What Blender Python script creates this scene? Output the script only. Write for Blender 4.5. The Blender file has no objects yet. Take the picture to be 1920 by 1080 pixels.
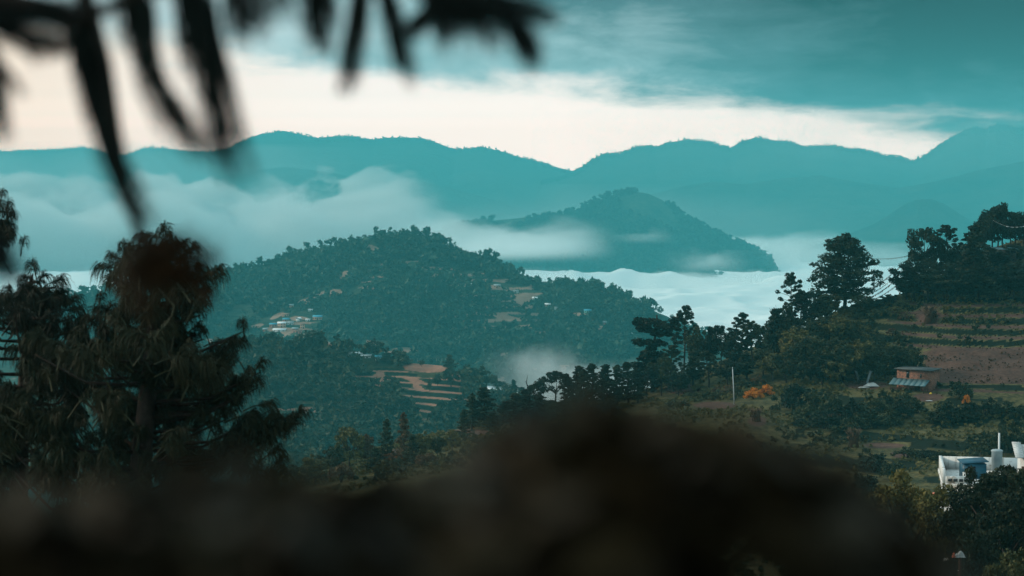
import bpy, math, random
import numpy as np
from mathutils import Vector, Matrix, Euler

# ------------------------------------------------------------------ camera
SC = bpy.context.scene
COL = SC.collection
F_PX = 70.0 / 36.0 * 1920.0            # focal length in photo pixels
TH = math.atan(210.0 / F_PX)           # camera looks 3.2 degrees down
cam_d = bpy.data.cameras.new("camera")
cam_d.lens = 70.0; cam_d.sensor_width = 36.0
cam_d.clip_start = 0.05; cam_d.clip_end = 40000.0
cam_d.dof.use_dof = True; cam_d.dof.focus_distance = 320.0; cam_d.dof.aperture_fstop = 2.8
cam = bpy.data.objects.new("camera", cam_d); COL.objects.link(cam)
cam.location = (0, 0, 0); cam.rotation_euler = (math.pi / 2 - TH, 0, 0)
SC.camera = cam
SC.view_settings.view_transform = 'Standard'
SC.view_settings.look = 'None'
SC.view_settings.exposure = 0.0
SC.view_settings.gamma = 1.0
SC.cycles.use_denoising = True
SC.cycles.max_bounces = 5
SC.cycles.diffuse_bounces = 2
SC.cycles.volume_bounces = 2
SC.cycles.transparent_max_bounces = 12
SC.cycles.volume_step_rate = 1.0
SC.cycles.volume_max_steps = 200

# ------------------------------------------------------------------ node helper
class NT:
    def __init__(s, tree):
        s.t = tree; s.n = tree.nodes; s.l = tree.links
    def node(s, typ, **kw):
        n = s.n.new(typ)
        for k, v in kw.items(): setattr(n, k, v)
        return n
    def put(s, sock, v):
        if hasattr(v, 'is_linked') or isinstance(v, bpy.types.NodeSocket): s.l.new(v, sock)
        else: sock.default_value = v
    def m(s, op, a, b=0.0, c=0.0, clamp=False):
        n = s.node('ShaderNodeMath', operation=op); n.use_clamp = clamp
        s.put(n.inputs[0], a); s.put(n.inputs[1], b); s.put(n.inputs[2], c)
        return n.outputs[0]
    def ramp(s, fac, stops, interp='LINEAR'):
        n = s.node('ShaderNodeValToRGB'); s.put(n.inputs[0], fac)
        cr = n.color_ramp; cr.interpolation = interp
        while len(cr.elements) < len(stops): cr.elements.new(0.5)
        for e, (p, c) in zip(cr.elements, stops):
            e.position = p; e.color = (*c, 1.0) if len(c) == 3 else c
        return n.outputs[0]
    def smooth(s, v, lo, hi):
        n = s.node('ShaderNodeMapRange', interpolation_type='SMOOTHSTEP')
        s.put(n.inputs[0], v); n.inputs[1].default_value = lo; n.inputs[2].default_value = hi
        return n.outputs[0]
    def mix(s, f, a, b):
        n = s.node('ShaderNodeMix', data_type='RGBA')
        s.put(n.inputs[0], f)
        for sock, v in ((n.inputs[6], a), (n.inputs[7], b)):
            if isinstance(v, tuple): v = (*v, 1.0) if len(v) == 3 else v
            s.put(sock, v)
        return n.outputs[2]
    def noise(s, vec, scale, detail=4.0, rough=0.55, dist=0.0):
        n = s.node('ShaderNodeTexNoise'); s.put(n.inputs['Vector'], vec)
        n.inputs['Scale'].default_value = scale; n.inputs['Detail'].default_value = detail
        n.inputs['Roughness'].default_value = rough; n.inputs['Distortion'].default_value = dist
        return n.outputs[0]
    def xyz(s, x, y, z):
        n = s.node('ShaderNodeCombineXYZ'); s.put(n.inputs[0], x); s.put(n.inputs[1], y); s.put(n.inputs[2], z)
        return n.outputs[0]
    def scale(s, vec, f):
        n = s.node('ShaderNodeVectorMath', operation='MULTIPLY'); s.put(n.inputs[0], vec); n.inputs[1].default_value = f
        return n.outputs[0]

# ------------------------------------------------------------------ world: Nishita sky behind a dawn cloud deck
SUN_EL, SUN_AZ = math.radians(24), math.radians(-75)     # azimuth from +Y towards +X
wd = bpy.data.worlds.new("World"); SC.world = wd; wd.use_nodes = True
w = NT(wd.node_tree); w.n.clear()
tc = w.node('ShaderNodeTexCoord').outputs['Generated']
sep = w.node('ShaderNodeSeparateXYZ'); w.put(sep.inputs[0], tc)
hx, hy, hz = sep.outputs
hor = w.m('SQRT', w.m('ADD', w.m('MULTIPLY', hx, hx), w.m('MULTIPLY', hy, hy)))
el = w.m('MAXIMUM', w.m('DIVIDE', hz, w.m('MAXIMUM', hor, 0.02)), 0.0)      # tan of elevation
az = hx
cn1 = w.noise(w.xyz(w.m('MULTIPLY', az, 7.0), w.m('MULTIPLY', hy, 7.0), w.m('MULTIPLY', el, 30.0)), 1.0, 6.0, 0.55, 0.4)
cn2 = w.noise(w.xyz(w.m('MULTIPLY', az, 24.0), w.m('MULTIPLY', hy, 9.0), w.m('MULTIPLY', el, 70.0)), 1.0, 5.0, 0.6, 0.3)
edge = w.m('SUBTRACT', 0.0435, w.m('MULTIPLY', az, 0.10))
dv = w.m('SUBTRACT', el, edge)
dv = w.m('ADD', dv, w.m('MULTIPLY', w.m('SUBTRACT', cn1, 0.5), 0.045))
dv = w.m('ADD', dv, w.m('MULTIPLY', w.m('SUBTRACT', cn2, 0.5), 0.020))
cloud = w.smooth(dv, -0.006, 0.012)
dark = w.m('ADD', w.m('MULTIPLY', az, 3.0), w.m('MULTIPLY', w.m('SUBTRACT', el, 0.05), 6.0))
dark = w.m('ADD', dark, w.m('MULTIPLY', w.m('SUBTRACT', cn2, 0.5), 0.55))
dark = w.m('ADD', dark, w.m('MULTIPLY', w.m('SUBTRACT', cn1, 0.5), 0.75))
cloud_col = w.ramp(w.m('ADD', w.m('MULTIPLY', dark, 0.90), 0.28, clamp=True),
                   [(0.0, (0.78, 0.88, 0.90)), (0.33, (0.44, 0.58, 0.61)), (0.60, (0.10, 0.17, 0.20)), (0.9, (0.002, 0.003, 0.006))])
band_col = w.ramp(w.m('MULTIPLY', el, 10.0), [(0.237, (4.85, 2.92, 2.40)), (0.3, (3.42, 2.26, 1.92)), (0.4, (2.44, 1.74, 1.52)), (0.5, (2.02, 1.52, 1.36)), (0.6, (1.78, 1.41, 1.27)), (0.8, (1.5, 1.29, 1.17)), (1.0, (1.36, 1.2, 1.1))])
band_col = w.mix(w.smooth(az, -0.30, -0.06), w.mix(1.0, band_col, w.scale(band_col, (0.97, 0.80, 0.64))), band_col)
band_col = w.mix(w.smooth(hy, 0.35, 0.90), (0.8, 0.9, 0.9), band_col)          # the dawn glow lies ahead only
low = w.mix(cloud, band_col, cloud_col)
zen = w.mix(w.smooth(el, 0.11, 0.55), low, (0.64, 0.86, 0.92))
sky = w.node('ShaderNodeTexSky', sky_type='NISHITA')
sky.sun_disc = False; sky.sun_elevation = SUN_EL; sky.sun_rotation = SUN_AZ
bg1 = w.node('ShaderNodeBackground'); w.put(bg1.inputs[0], sky.outputs[0]); bg1.inputs[1].default_value = 0.06
bg2 = w.node('ShaderNodeBackground'); w.put(bg2.inputs[0], zen); bg2.inputs[1].default_value = 1.0
ms = w.node('ShaderNodeMixShader'); ms.inputs[0].default_value = 0.94
w.l.new(bg1.outputs[0], ms.inputs[1]); w.l.new(bg2.outputs[0], ms.inputs[2])
wo = w.node('ShaderNodeOutputWorld'); w.l.new(ms.outputs[0], wo.inputs[0])

# ------------------------------------------------------------------ sun: veiled, from the left, slightly behind the camera
sd = bpy.data.lights.new("sun", 'SUN'); sd.energy = 2.4; sd.angle = math.radians(11); sd.color = (1.0, 0.84, 0.66)
sun = bpy.data.objects.new("sun", sd); COL.objects.link(sun)
sdir = Vector((math.sin(SUN_AZ) * math.cos(SUN_EL), math.cos(SUN_AZ) * math.cos(SUN_EL), math.sin(SUN_EL)))
sun.rotation_euler = sdir.to_track_quat('Z', 'Y').to_euler()

# ------------------------------------------------------------------ helpers
RNG = np.random.default_rng(7)
CT, ST = math.cos(TH), math.sin(TH)

def P(px, py, D):
    """the point at photo direction (px, py) that stands D metres ahead"""
    xc = (np.asarray(px, float) - 960.0) / F_PX; yc = (540.0 - np.asarray(py, float)) / F_PX
    dy = CT + yc * ST; s = D / dy
    return np.stack(np.broadcast_arrays(xc * s, D * np.ones_like(s), (-ST + yc * CT) * s), -1)

def Zof(py, D):
    yc = (540.0 - np.asarray(py, float)) / F_PX
    return (-ST + yc * CT) / (CT + yc * ST) * D

def PYof(z, D):
    q = np.asarray(z, float) / D
    yc = (q * CT + ST) / (CT - q * ST)
    return 540.0 - yc * F_PX

def vnoise(x, y, seed):
    xi = np.floor(x).astype(np.int64); yi = np.floor(y).astype(np.int64)
    fx = x - xi; fy = y - yi
    fx = fx * fx * (3 - 2 * fx); fy = fy * fy * (3 - 2 * fy)
    def h(a, b):
        n = (a * 374761393 + b * 668265263 + seed * 144665) & 0x7fffffff
        n = ((n ^ (n >> 13)) * 1274126177) & 0x7fffffff
        n = (n ^ (n >> 16)) & 0xffff
        return n / 32767.5 - 1.0
    return (h(xi, yi) * (1 - fx) + h(xi + 1, yi) * fx) * (1 - fy) + (h(xi, yi + 1) * (1 - fx) + h(xi + 1, yi + 1) * fx) * fy

def fbm(x, y, scale, octv=4, seed=1, gain=0.5):
    r = 0; a = 1.0; f = 1.0 / scale; tot = 0
    for k in range(octv):
        r = r + a * vnoise(x * f + 17.3 * k, y * f - 9.1 * k, seed + k); tot += a; a *= gain; f *= 2.03
    return r / tot

def mesh_np(name, V, F, mat=None, attrs=None, smooth=False):
    """V (n,3); F (m,k) or a list of such arrays"""
    Fs = [np.asarray(f, np.int32) for f in (F if isinstance(F, list) and np.ndim(F[0]) == 2 else [F]) if len(f)]
    me = bpy.data.meshes.new(name)
    V = np.asarray(V, np.float32)
    me.vertices.add(len(V)); me.vertices.foreach_set('co', V.ravel())
    loops = np.concatenate([f.ravel() for f in Fs]); cnt = np.concatenate([np.full(len(f), f.shape[1], np.int32) for f in Fs])
    me.loops.add(len(loops)); me.loops.foreach_set('vertex_index', loops)
    me.polygons.add(len(cnt))
    st = np.zeros(len(cnt), np.int32); st[1:] = np.cumsum(cnt)[:-1]
    me.polygons.foreach_set('loop_start', st)
    if smooth: me.polygons.foreach_set('use_smooth', np.ones(len(cnt), bool))
    me.update(calc_edges=True)
    for k, v in (attrs or {}).items():
        a = me.attributes.new(k, 'FLOAT', 'POINT'); a.data.foreach_set('value', np.asarray(v, np.float32).ravel())
    if mat: me.materials.append(mat)
    return me

def tag(o, label=None, cat=None, group=None, kind=None):
    if label: o['label'] = label
    if cat: o['category'] = cat
    if group: o['group'] = group
    if kind: o['kind'] = kind
    return o

def obj(name, me, parent=None, loc=(0, 0, 0), rz=0.0):
    o = bpy.data.objects.new(name, me); COL.objects.link(o)
    o.location = loc; o.rotation_euler = (0, 0, rz)
    if parent: o.parent = parent
    return o

class MB:
    """collects simple shapes and links them as one mesh object"""
    def __init__(s): s.V = []; s.Q = []; s.T = []; s.n = 0
    def add(s, V, Q=None, T=None):
        V = np.asarray(V, float).reshape(-1, 3)
        if Q is not None and len(Q): s.Q.append(np.asarray(Q, int) + s.n)
        if T is not None and len(T): s.T.append(np.asarray(T, int) + s.n)
        s.V.append(V); s.n += len(V); return s
    def box(s, x0, x1, y0, y1, z0, z1, rot=None):
        V = np.array([(x, y, z) for z in (z0, z1) for y in (y0, y1) for x in (x0, x1)], float)
        return s.add(V, [(0, 2, 3, 1), (4, 5, 7, 6), (0, 1, 5, 4), (1, 3, 7, 5), (3, 2, 6, 7), (2, 0, 4, 6)])
    def hexa(s, V):
        return s.add(V, [(0, 2, 3, 1), (4, 5, 7, 6), (0, 1, 5, 4), (1, 3, 7, 5), (3, 2, 6, 7), (2, 0, 4, 6)])
    def slab(s, pts, thick):
        """a quad sheet with thickness downwards"""
        a = np.asarray(pts, float); b = a - np.array([0, 0, thick])
        return s.add(np.concatenate([a, b]), [(0, 1, 2, 3), (7, 6, 5, 4), (0, 4, 5, 1), (1, 5, 6, 2), (2, 6, 7, 3), (3, 7, 4, 0)])
    def tube(s, pts, rad, n=6):
        pts = np.asarray(pts, float); k = len(pts)
        rad = np.broadcast_to(np.asarray(rad, float), (k,))
        tan = np.gradient(pts, axis=0); tan /= np.linalg.norm(tan, axis=1, keepdims=True) + 1e-9
        ref = np.where(np.abs(tan[:, 2:3]) > 0.85, np.array([[1.0, 0, 0]]), np.array([[0, 0, 1.0]]))
        u = np.cross(tan, ref); u /= np.linalg.norm(u, axis=1, keepdims=True) + 1e-9
        v = np.cross(tan, u)
        a = np.arange(n) / n * 2 * math.pi
        V = pts[:, None, :] + rad[:, None, None] * (np.cos(a)[None, :, None] * u[:, None, :] + np.sin(a)[None, :, None] * v[:, None, :])
        V = np.concatenate([V.reshape(-1, 3), pts[:1], pts[-1:]])
        Q = [(i * n + j, i * n + (j + 1) % n, (i + 1) * n + (j + 1) % n, (i + 1) * n + j) for i in range(k - 1) for j in range(n)]
        c0, c1 = k * n, k * n + 1
        T = [(c0, (j + 1) % n, j) for j in range(n)] + [(c1, (k - 1) * n + j, (k - 1) * n + (j + 1) % n) for j in range(n)]
        return s.add(V, Q, T)
    def mesh(s, name, mat, smooth=False):
        V = np.concatenate(s.V); F = []
        if s.Q: F.append(np.concatenate(s.Q))
        if s.T: F.append(np.concatenate(s.T))
        return mesh_np(name, V, F, mat, smooth=smooth)
    def build(s, name, mat, parent=None, loc=(0, 0, 0), rz=0.0, smooth=False):
        return obj(name, s.mesh(name, mat, smooth), parent, loc, rz)

def copy_thing(o, parent=None):
    c = o.copy(); COL.objects.link(c)
    if parent: c.parent = parent
    for ch in list(o.children): copy_thing(ch, c)
    return c

# ------------------------------------------------------------------ materials
def mat_new(name):
    m = bpy.data.materials.new(name); m.use_nodes = True
    t = NT(m.node_tree); t.n.clear()
    out = t.node('ShaderNodeOutputMaterial'); b = t.node('ShaderNodeBsdfPrincipled')
    t.l.new(b.outputs[0], out.inputs[0])
    return m, t, b

def mat_rough(name, c1, c2, scale=3.0, rough=0.85, metal=0.0, spec=0.25, bump=0.0):
    m, t, b = mat_new(name)
    g = t.node('ShaderNodeTexCoord').outputs['Object']
    n = t.noise(g, scale, 5.0, 0.6)
    col = t.ramp(n, [(0.32, c1), (0.68, c2)])
    t.put(b.inputs['Base Color'], col)
    b.inputs['Roughness'].default_value = rough; b.inputs['Metallic'].default_value = metal
    b.inputs['Specular IOR Level'].default_value = spec
    if bump:
        bn = t.node('ShaderNodeBump'); bn.inputs['Strength'].default_value = bump; t.put(bn.inputs['Height'], n)
        t.l.new(bn.outputs[0], b.inputs['Normal'])
    return m

def mat_leaf(name, c1, c2, c3, scale=0.6, rough=0.7):
    """foliage: clump to clump and tree to tree differences of the leaf colour itself"""
    m, t, b = mat_new(name)
    pos = t.node('ShaderNodeNewGeometry').outputs['Position']
    n = t.m('ADD', t.m('MULTIPLY', t.noise(pos, scale, 3.0, 0.6), 0.55), t.m('MULTIPLY', t.noise(pos, scale * 0.22, 2.0, 0.5), 0.45))
    rnd = t.node('ShaderNodeObjectInfo').outputs['Random']
    ri = t.node('ShaderNodeNewGeometry').outputs['Random Per Island']
    f = t.m('ADD', t.m('MULTIPLY', t.m('ADD', t.m('MULTIPLY', t.m('SUBTRACT', n, 0.5), 1.5), 0.5), 0.55), t.m('ADD', t.m('MULTIPLY', rnd, 0.3), t.m('MULTIPLY', ri, 0.25)))
    col = t.ramp(f, [(0.3, c1), (0.55, c2), (0.85, c3)])
    t.put(b.inputs['Base Color'], col)
    b.inputs['Roughness'].default_value = rough; b.inputs['Specular IOR Level'].default_value = 0.2
    return m

def mat_ground(name, g1, g2, s1, s2, fine, coarse):
    """grass and scrub with ploughed soil where the vertex attribute says so"""
    m, t, b = mat_new(name)
    pos = t.node('ShaderNodeNewGeometry').outputs['Position']
    n1 = t.noise(pos, fine, 5.0, 0.65); n2 = t.noise(pos, coarse, 4.0, 0.55); n3 = t.noise(pos, fine * 0.25, 4.0, 0.6)
    at = t.node('ShaderNodeAttribute', attribute_name='soil').outputs['Fac']
    f = t.m('ADD', t.m('MULTIPLY', n1, 0.35), t.m('ADD', t.m('MULTIPLY', n3, 0.35), t.m('MULTIPLY', n2, 0.3)))
    grass = t.ramp(f, [(0.40, g1), (0.60, g2)])
    soil = t.ramp(f, [(0.36, s1), (0.62, s2)])
    grass = t.mix(t.smooth(t.m('ADD', at, t.m('MULTIPLY', t.m('SUBTRACT', n1, 0.5), 0.5)), -0.75, -0.25), (g1[0] * 0.42, g1[1] * 0.55, g1[2] * 0.6), grass)   # overgrown terrace banks
    sf = t.smooth(t.m('ADD', at, t.m('MULTIPLY', t.m('SUBTRACT', n1, 0.5), 0.7)), 0.35, 0.65)
    t.put(b.inputs['Base Color'], t.mix(sf, grass, soil))
    b.inputs['Roughness'].default_value = 0.95; b.inputs['Specular IOR Level'].default_value = 0.1
    bn = t.node('ShaderNodeBump'); bn.inputs['Strength'].default_value = 0.7
    bn.inputs['Distance'].default_value = 0.35 / fine; t.put(bn.inputs['Height'], n1)
    t.l.new(bn.outputs[0], b.inputs['Normal'])
    return m

M_NEAR = mat_ground('near hillside ground', (0.020, 0.024, 0.010), (0.135, 0.112, 0.046), (0.046, 0.026, 0.021), (0.125, 0.068, 0.050), 1.6, 0.09)
M_SPUR = mat_ground('spur ground', (0.022, 0.032, 0.016), (0.075, 0.072, 0.034), (0.22, 0.105, 0.070), (0.36, 0.18, 0.12), 0.35, 0.03)
M_HILL = mat_ground('hill ground', (0.008, 0.024, 0.015), (0.056, 0.068, 0.040), (0.20, 0.12, 0.085), (0.34, 0.21, 0.15), 0.16, 0.012)
M_FAR = mat_ground('far mountain ground', (0.012, 0.026, 0.018), (0.045, 0.055, 0.038), (0.1, 0.08, 0.06), (0.12, 0.1, 0.07), 0.02, 0.003)
M_BARK = mat_rough('bark', (0.020, 0.014, 0.010), (0.055, 0.040, 0.030), 8.0)
M_BARKG = mat_rough('grey bark', (0.06, 0.05, 0.045), (0.13, 0.11, 0.10), 8.0)
L_DARK = mat_leaf('dark foliage', (0.007, 0.012, 0.006), (0.016, 0.024, 0.010), (0.036, 0.044, 0.016))
L_MID = mat_leaf('green foliage', (0.014, 0.020, 0.008), (0.032, 0.040, 0.014), (0.070, 0.070, 0.024))
L_OLIVE = mat_leaf('olive foliage', (0.036, 0.038, 0.011), (0.085, 0.076, 0.021), (0.17, 0.138, 0.038))
L_DRY = mat_leaf('dry brown foliage', (0.05, 0.028, 0.012), (0.10, 0.055, 0.022), (0.17, 0.10, 0.04))
L_ORANGE = mat_leaf('orange flowers', (0.20, 0.055, 0.006), (0.50, 0.15, 0.012), (0.75, 0.28, 0.02), 2.0)
L_FOREST = mat_leaf('hill forest foliage', (0.001, 0.009, 0.006), (0.006, 0.024, 0.014), (0.062, 0.095, 0.052), 0.035)
L_SPUR = mat_leaf('spur forest foliage', (0.008, 0.016, 0.008), (0.024, 0.036, 0.016), (0.090, 0.088, 0.038), 0.06)
# ------------------------------------------------------------------ terrain
class Hill:
    """a real sloping surface: front foot, slope, crest and back, each given where it stands"""
    def __init__(s, px, knots, counts, noise=None, back=0.5, back_len=250.0, back_n=14, floor=-329.0, sm=0):
        s.px = np.asarray(px, float)
        A = []
        for k in knots:                         # knot: list of (px, py, D)
            k = np.asarray(k, float); o = np.argsort(k[:, 0]); k = k[o]
            py = np.interp(s.px, k[:, 0], k[:, 1]); D = np.interp(s.px, k[:, 0], k[:, 2])
            z = np.where(True, Zof(py, D), 0)
            A.append((z, D))
        if sm:
            ker = np.hanning(sm + 2)[1:-1]; ker /= ker.sum()
            def S(v):
                return np.convolve(np.pad(v, sm // 2, mode='edge'), ker, 'valid')[:len(v)]
            A = [(S(z), S(D)) if i < len(A) - 1 else (z, S(D)) for i, (z, D) in enumerate(A)]
        Z, DD, T = [], [], []
        for i in range(len(A) - 1):
            n = counts[i]
            for q in range(n):
                u = q / n
                Z.append(A[i][0] * (1 - u) + A[i + 1][0] * u); DD.append(A[i][1] * (1 - u) + A[i + 1][1] * u); T.append(i + u)
        Z.append(A[-1][0]); DD.append(A[-1][1]); T.append(len(A) - 1.0)
        s.crest = len(Z) - 1
        for q in range(1, back_n + 1):
            d = back_len * (q / back_n) ** 1.3
            DD.append(A[-1][1] + d); Z.append(A[-1][0] - back * d * (1 - math.exp(-d / (0.12 * back_len)))); T.append(len(A) - 1.0 + q / back_n)
        s.T = np.array(T); s.D = np.array(DD); s.Z = np.array(Z)
        s.X = P(s.px[None, :], 540.0, s.D)[..., 0]
        # a flat ray at py=540 gives x for the given depth (x depends on the pitch only a little)
        s.fade = 1.0
        if noise:
            c = np.clip(np.abs(np.arange(len(T)) - s.crest) / max(1, 0.35 * s.crest), 0, 1)
            c = (0.10 + 0.90 * c * c * (3 - 2 * c))[:, None]
            s.Z = s.Z + c * noise(s.X, s.D)
        s.Z = np.maximum(s.Z, floor)
        s.soil = np.zeros_like(s.Z)
        s.refresh()
    def refresh(s):
        s.PY = PYof(s.Z, s.D)
        yc = (540.0 - s.PY) / F_PX
        s.X = (s.px[None, :] - 960.0) / F_PX * s.D / (CT + yc * ST)
    def at(s, px, py):
        """ground point first met by the ray through (px, py), or the crest when the ray passes above"""
        i = np.clip(np.interp(px, s.px, np.arange(len(s.px))), 0, len(s.px) - 1.001)
        i0 = int(i); f = i - i0
        col = s.PY[:s.crest + 1, i0] * (1 - f) + s.PY[:s.crest + 1, i0 + 1] * f
        D = s.D[:s.crest + 1, i0] * (1 - f) + s.D[:s.crest + 1, i0 + 1] * f
        Zc = s.Z[:s.crest + 1, i0] * (1 - f) + s.Z[:s.crest + 1, i0 + 1] * f
        hit = np.nonzero(col <= py)[0]
        j = hit[0] if len(hit) else int(np.argmin(col))
        if j > 0 and len(hit):
            a, b = col[j - 1], col[j]; q = 0 if a == b else (a - py) / (a - b)
            d = D[j - 1] + (D[j] - D[j - 1]) * q; z = Zc[j - 1] + (Zc[j] - Zc[j - 1]) * q
        else: d, z = D[j], Zc[j]
        p = P(px, PYof(z, d), d)
        return np.array([p[0], d, z])
    def grid(s, ii, jj):
        """interpolated surface points for float column / row indices"""
        i0 = np.clip(ii.astype(int), 0, s.Z.shape[1] - 2); j0 = np.clip(jj.astype(int), 0, s.Z.shape[0] - 2)
        fi = (ii - i0); fj = (jj - j0)
        def L(A): return (A[j0, i0] * (1 - fi) + A[j0, i0 + 1] * fi) * (1 - fj) + (A[j0 + 1, i0] * (1 - fi) + A[j0 + 1, i0 + 1] * fi) * fj
        return np.stack([L(s.X), L(s.D), L(s.Z)], -1), L(s.soil), L(s.PY), L(np.broadcast_to(s.px, s.Z.shape))
    def build(s, name, mat, label, cat):
        nj, ni = s.Z.shape
        V = np.stack([s.X, s.D, s.Z], -1).reshape(-1, 3)
        a = (np.arange(nj - 1)[:, None] * ni + np.arange(ni - 1)[None, :]).ravel()
        Q = np.stack([a, a + 1, a + ni + 1, a + ni], -1)
        o = obj(name, mesh_np(name, V, Q, mat, {'soil': s.soil}, smooth=True))
        return tag(o, label, cat, kind='structure')

def blob(px, py, cx, cy, rx, ry, rot=0.0):
    c, sn = math.cos(rot), math.sin(rot)
    u = ((px - cx) * c + (py - cy) * sn) / rx; v = (-(px - cx) * sn + (py - cy) * c) / ry
    return np.clip(1.6 - np.sqrt(u * u + v * v) * 1.1, 0, 1)

def terrace(s, mask, step, tread=0.70, low=0.30, wob=0.35, seed=3):
    u = s.Z / step + wob * fbm(s.X, s.D, 26.0, 2, seed)
    fl = np.floor(u); fr = u - fl
    g = np.where(fr < tread, fr / tread * low, low + (fr - tread) / (1 - tread) * (1 - low))
    s.Z = s.Z + mask * (g - fr) * step
    s.refresh()
    return np.clip((tread - fr) * 8, 0, 1) * np.clip(fr * 12, 0, 1)

sstep = lambda v, a, b: np.clip((v - a) / (b - a), 0, 1)

# --- near hillside --------------------------------------------------
PXN = np.arange(-900, 3101, 6)
def K(s): return [tuple(float(v) for v in q.split(',')) for q in s.split()]
flat = lambda z, D: [(-900, PYof(z, D), D), (3100, PYof(z, D), D)]
near = Hill(PXN, [
    flat(-15.2, 22), flat(-19.5, 60), [(-900, PYof(-28, 110), 110), (600, PYof(-26, 110), 110), (1700, PYof(-24, 110), 110), (3100, PYof(-22, 110), 110)],
    K("-900,1090,160 0,1085,160 600,1080,160 1400,1075,155 1920,1072,150 3100,1060,150"),
    K("-900,1010,230 0,1010,230 400,1000,230 600,962,235 800,930,235 1000,900,235 1200,890,235 1400,930,230 1600,1000,212 1750,1000,208 1920,985,205 3100,970,200"),
    K("-900,1005,255 0,1005,255 400,965,262 600,915,270 800,865,275 1000,820,280 1200,800,285 1400,778,285 1500,805,275 1600,832,264 1750,850,256 1920,862,250 3100,860,250"),
    K("-900,998,280 0,998,280 400,945,282 600,890,295 800,838,300 1000,790,305 1200,760,310 1300,748,310 1400,738,306 1600,730,301 1750,735,297 1920,740,292 3100,730,290"),
    K("-900,1000,300 0,990,300 400,930,300 600,872,312 800,820,325 1000,765,330 1130,752,335 1200,735,338 1300,700,342 1400,655,345 1500,620,345 1580,578,345 1650,562,345 1720,542,348 1800,500,355 1850,468,368 1920,446,375 2300,410,385 3100,390,390"),
], [10, 12, 10, 16, 24, 30, 90], noise=lambda x, y: 0.9 * fbm(x, y, 40.0, 3, 11), back=0.55, back_len=420.0, sm=13)
pxg = np.broadcast_to(near.px, near.Z.shape)
crestD = near.D[near.crest][None, :]
row = np.arange(near.Z.shape[0])[:, None]
k_shed, k_crest = 10 + 12 + 10 + 16 + 24 + 30, near.crest
up = ((row > k_shed) & (row <= k_crest)) * sstep(pxg, 1480, 1600)
fr1 = terrace(near, up * sstep(row, k_shed + 6, k_shed + 20) * (1 - sstep(row, k_crest - 12, k_crest)), 1.30, 0.66, 0.26, 0.5)
lowm = ((row > k_shed - 54) & (row <= k_shed)) * sstep(pxg, 1420, 1560)
fr2 = terrace(near, lowm * sstep(k_shed - row, 0, 6), 1.25, 0.74, 0.24, 0.5, 9)
PYn = near.PY
soil = up * fr1 * sstep(pxg + 40 * fbm(near.X, near.D, 12, 3, 5), 1640, 1730) * sstep(PYn, 545, 575) * 0.95
soil = np.maximum(soil, 0.95 * sstep(pxg, 1700, 1760) * sstep(PYn, 648, 660) * (1 - sstep(PYn, 705, 730)) * (row > k_shed))
for cx, cy, rx, ry in ((1740, 592, 24, 16), (1605, 690, 12, 7), (1625, 722, 40, 8), (1340, 760, 40, 7), (1280, 730, 34, 9), (1660, 835, 40, 6), (1690, 852, 22, 7),
                       (1110, 790, 25, 10), (740, 852, 26, 9), (990, 775, 20, 10), (880, 812, 40, 8), (1740, 745, 30, 8), (1420, 790, 18, 10)):
    soil = np.maximum(soil, blob(pxg, PYn, cx, cy, rx, ry))
soil = np.where((soil < 0.3) & (fr1 < 0.4) & (up > 0.5) & (row < k_crest - 8), -1.0, soil)
soil = np.where((soil < 0.3) & (fr2 < 0.4) & (lowm > 0.5) & (row > k_shed - 40) & (fbm(near.X, near.D, 7, 3, 13) > -0.25), -0.8, soil)
near.soil = soil
near.build('ground_hillside', M_NEAR, 'near hillside with terraced brown fields and olive grass below the trees', 'hillside')

# --- the bank under the camera --------------------------------------
gx, gy = np.meshgrid(np.linspace(-14, 14, 71), np.linspace(-9, 23, 81))
gz = -1.72 + 0.10 * fbm(gx, gy, 3.0, 3, 4) - np.where(gy > 2.2, (gy - 2.2) * 0.655, 0)
ni = gx.shape[1]; a = (np.arange(gx.shape[0] - 1)[:, None] * ni + np.arange(ni - 1)[None, :]).ravel()
tag(obj('ground_bank', mesh_np('ground_bank', np.stack([gx, gy, gz], -1).reshape(-1, 3), np.stack([a, a + 1, a + ni + 1, a + ni], -1), M_NEAR, smooth=True)),
    'steep grassy bank under the viewpoint', 'bank', kind='structure')

# --- valley floor, one sheet to the end of the scene -----------------
tag(obj('ground_valley', mesh_np('ground_valley', [(-5200, -320, -330), (5200, -320, -330), (5200, 8600, -330), (-5200, 8600, -330)], [(0, 1, 2, 3)], M_FAR)),
    'valley floor far below the hills, hidden under the cloud sea', 'valley', kind='structure')

def frac_knots(crest, foot_py, foot_D, fr=((1, 0), (.72, .30), (.42, .62), (.16, .88), (0, 1))):
    out = []
    for fp, fd in fr:
        out.append([(x, y + (foot_py - y) * fp if foot_py > y else y + 40 * fp, foot_D + (D - foot_D) * fd) for x, y, D in crest])
    return out

# --- terraced spur beyond the ridge ----------------------------------
spur_crest = K("-500,860,880 -200,790,880 100,730,890 300,690,900 400,662,905 480,648,905 560,642,905 620,644,900 680,662,890 760,680,880 830,686,870 870,702,860 920,727,845 960,744,835 1000,768,825 1050,800,815 1120,850,800 1200,880,800")
spur = Hill(np.arange(-500, 1201, 5), frac_knots(spur_crest, 905, 735), [30, 40, 40, 26],
            noise=lambda x, y: 5.0 * fbm(x, y, 90.0, 3, 21), back=0.45, back_len=600.0, sm=9)
pg = np.broadcast_to(spur.px, spur.Z.shape)
rowS = np.arange(spur.Z.shape[0])[:, None]
tm = np.maximum(blob(pg, spur.PY, 815, 745, 80, 48), 0.9 * blob(pg, spur.PY, 720, 710, 90, 28)) * (rowS < spur.crest)
tm = np.maximum(tm, blob(pg, spur.PY, 560, 755, 60, 20))
fs = terrace(spur, tm, 2.1, 0.60, 0.30, 0.45, 31)
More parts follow.
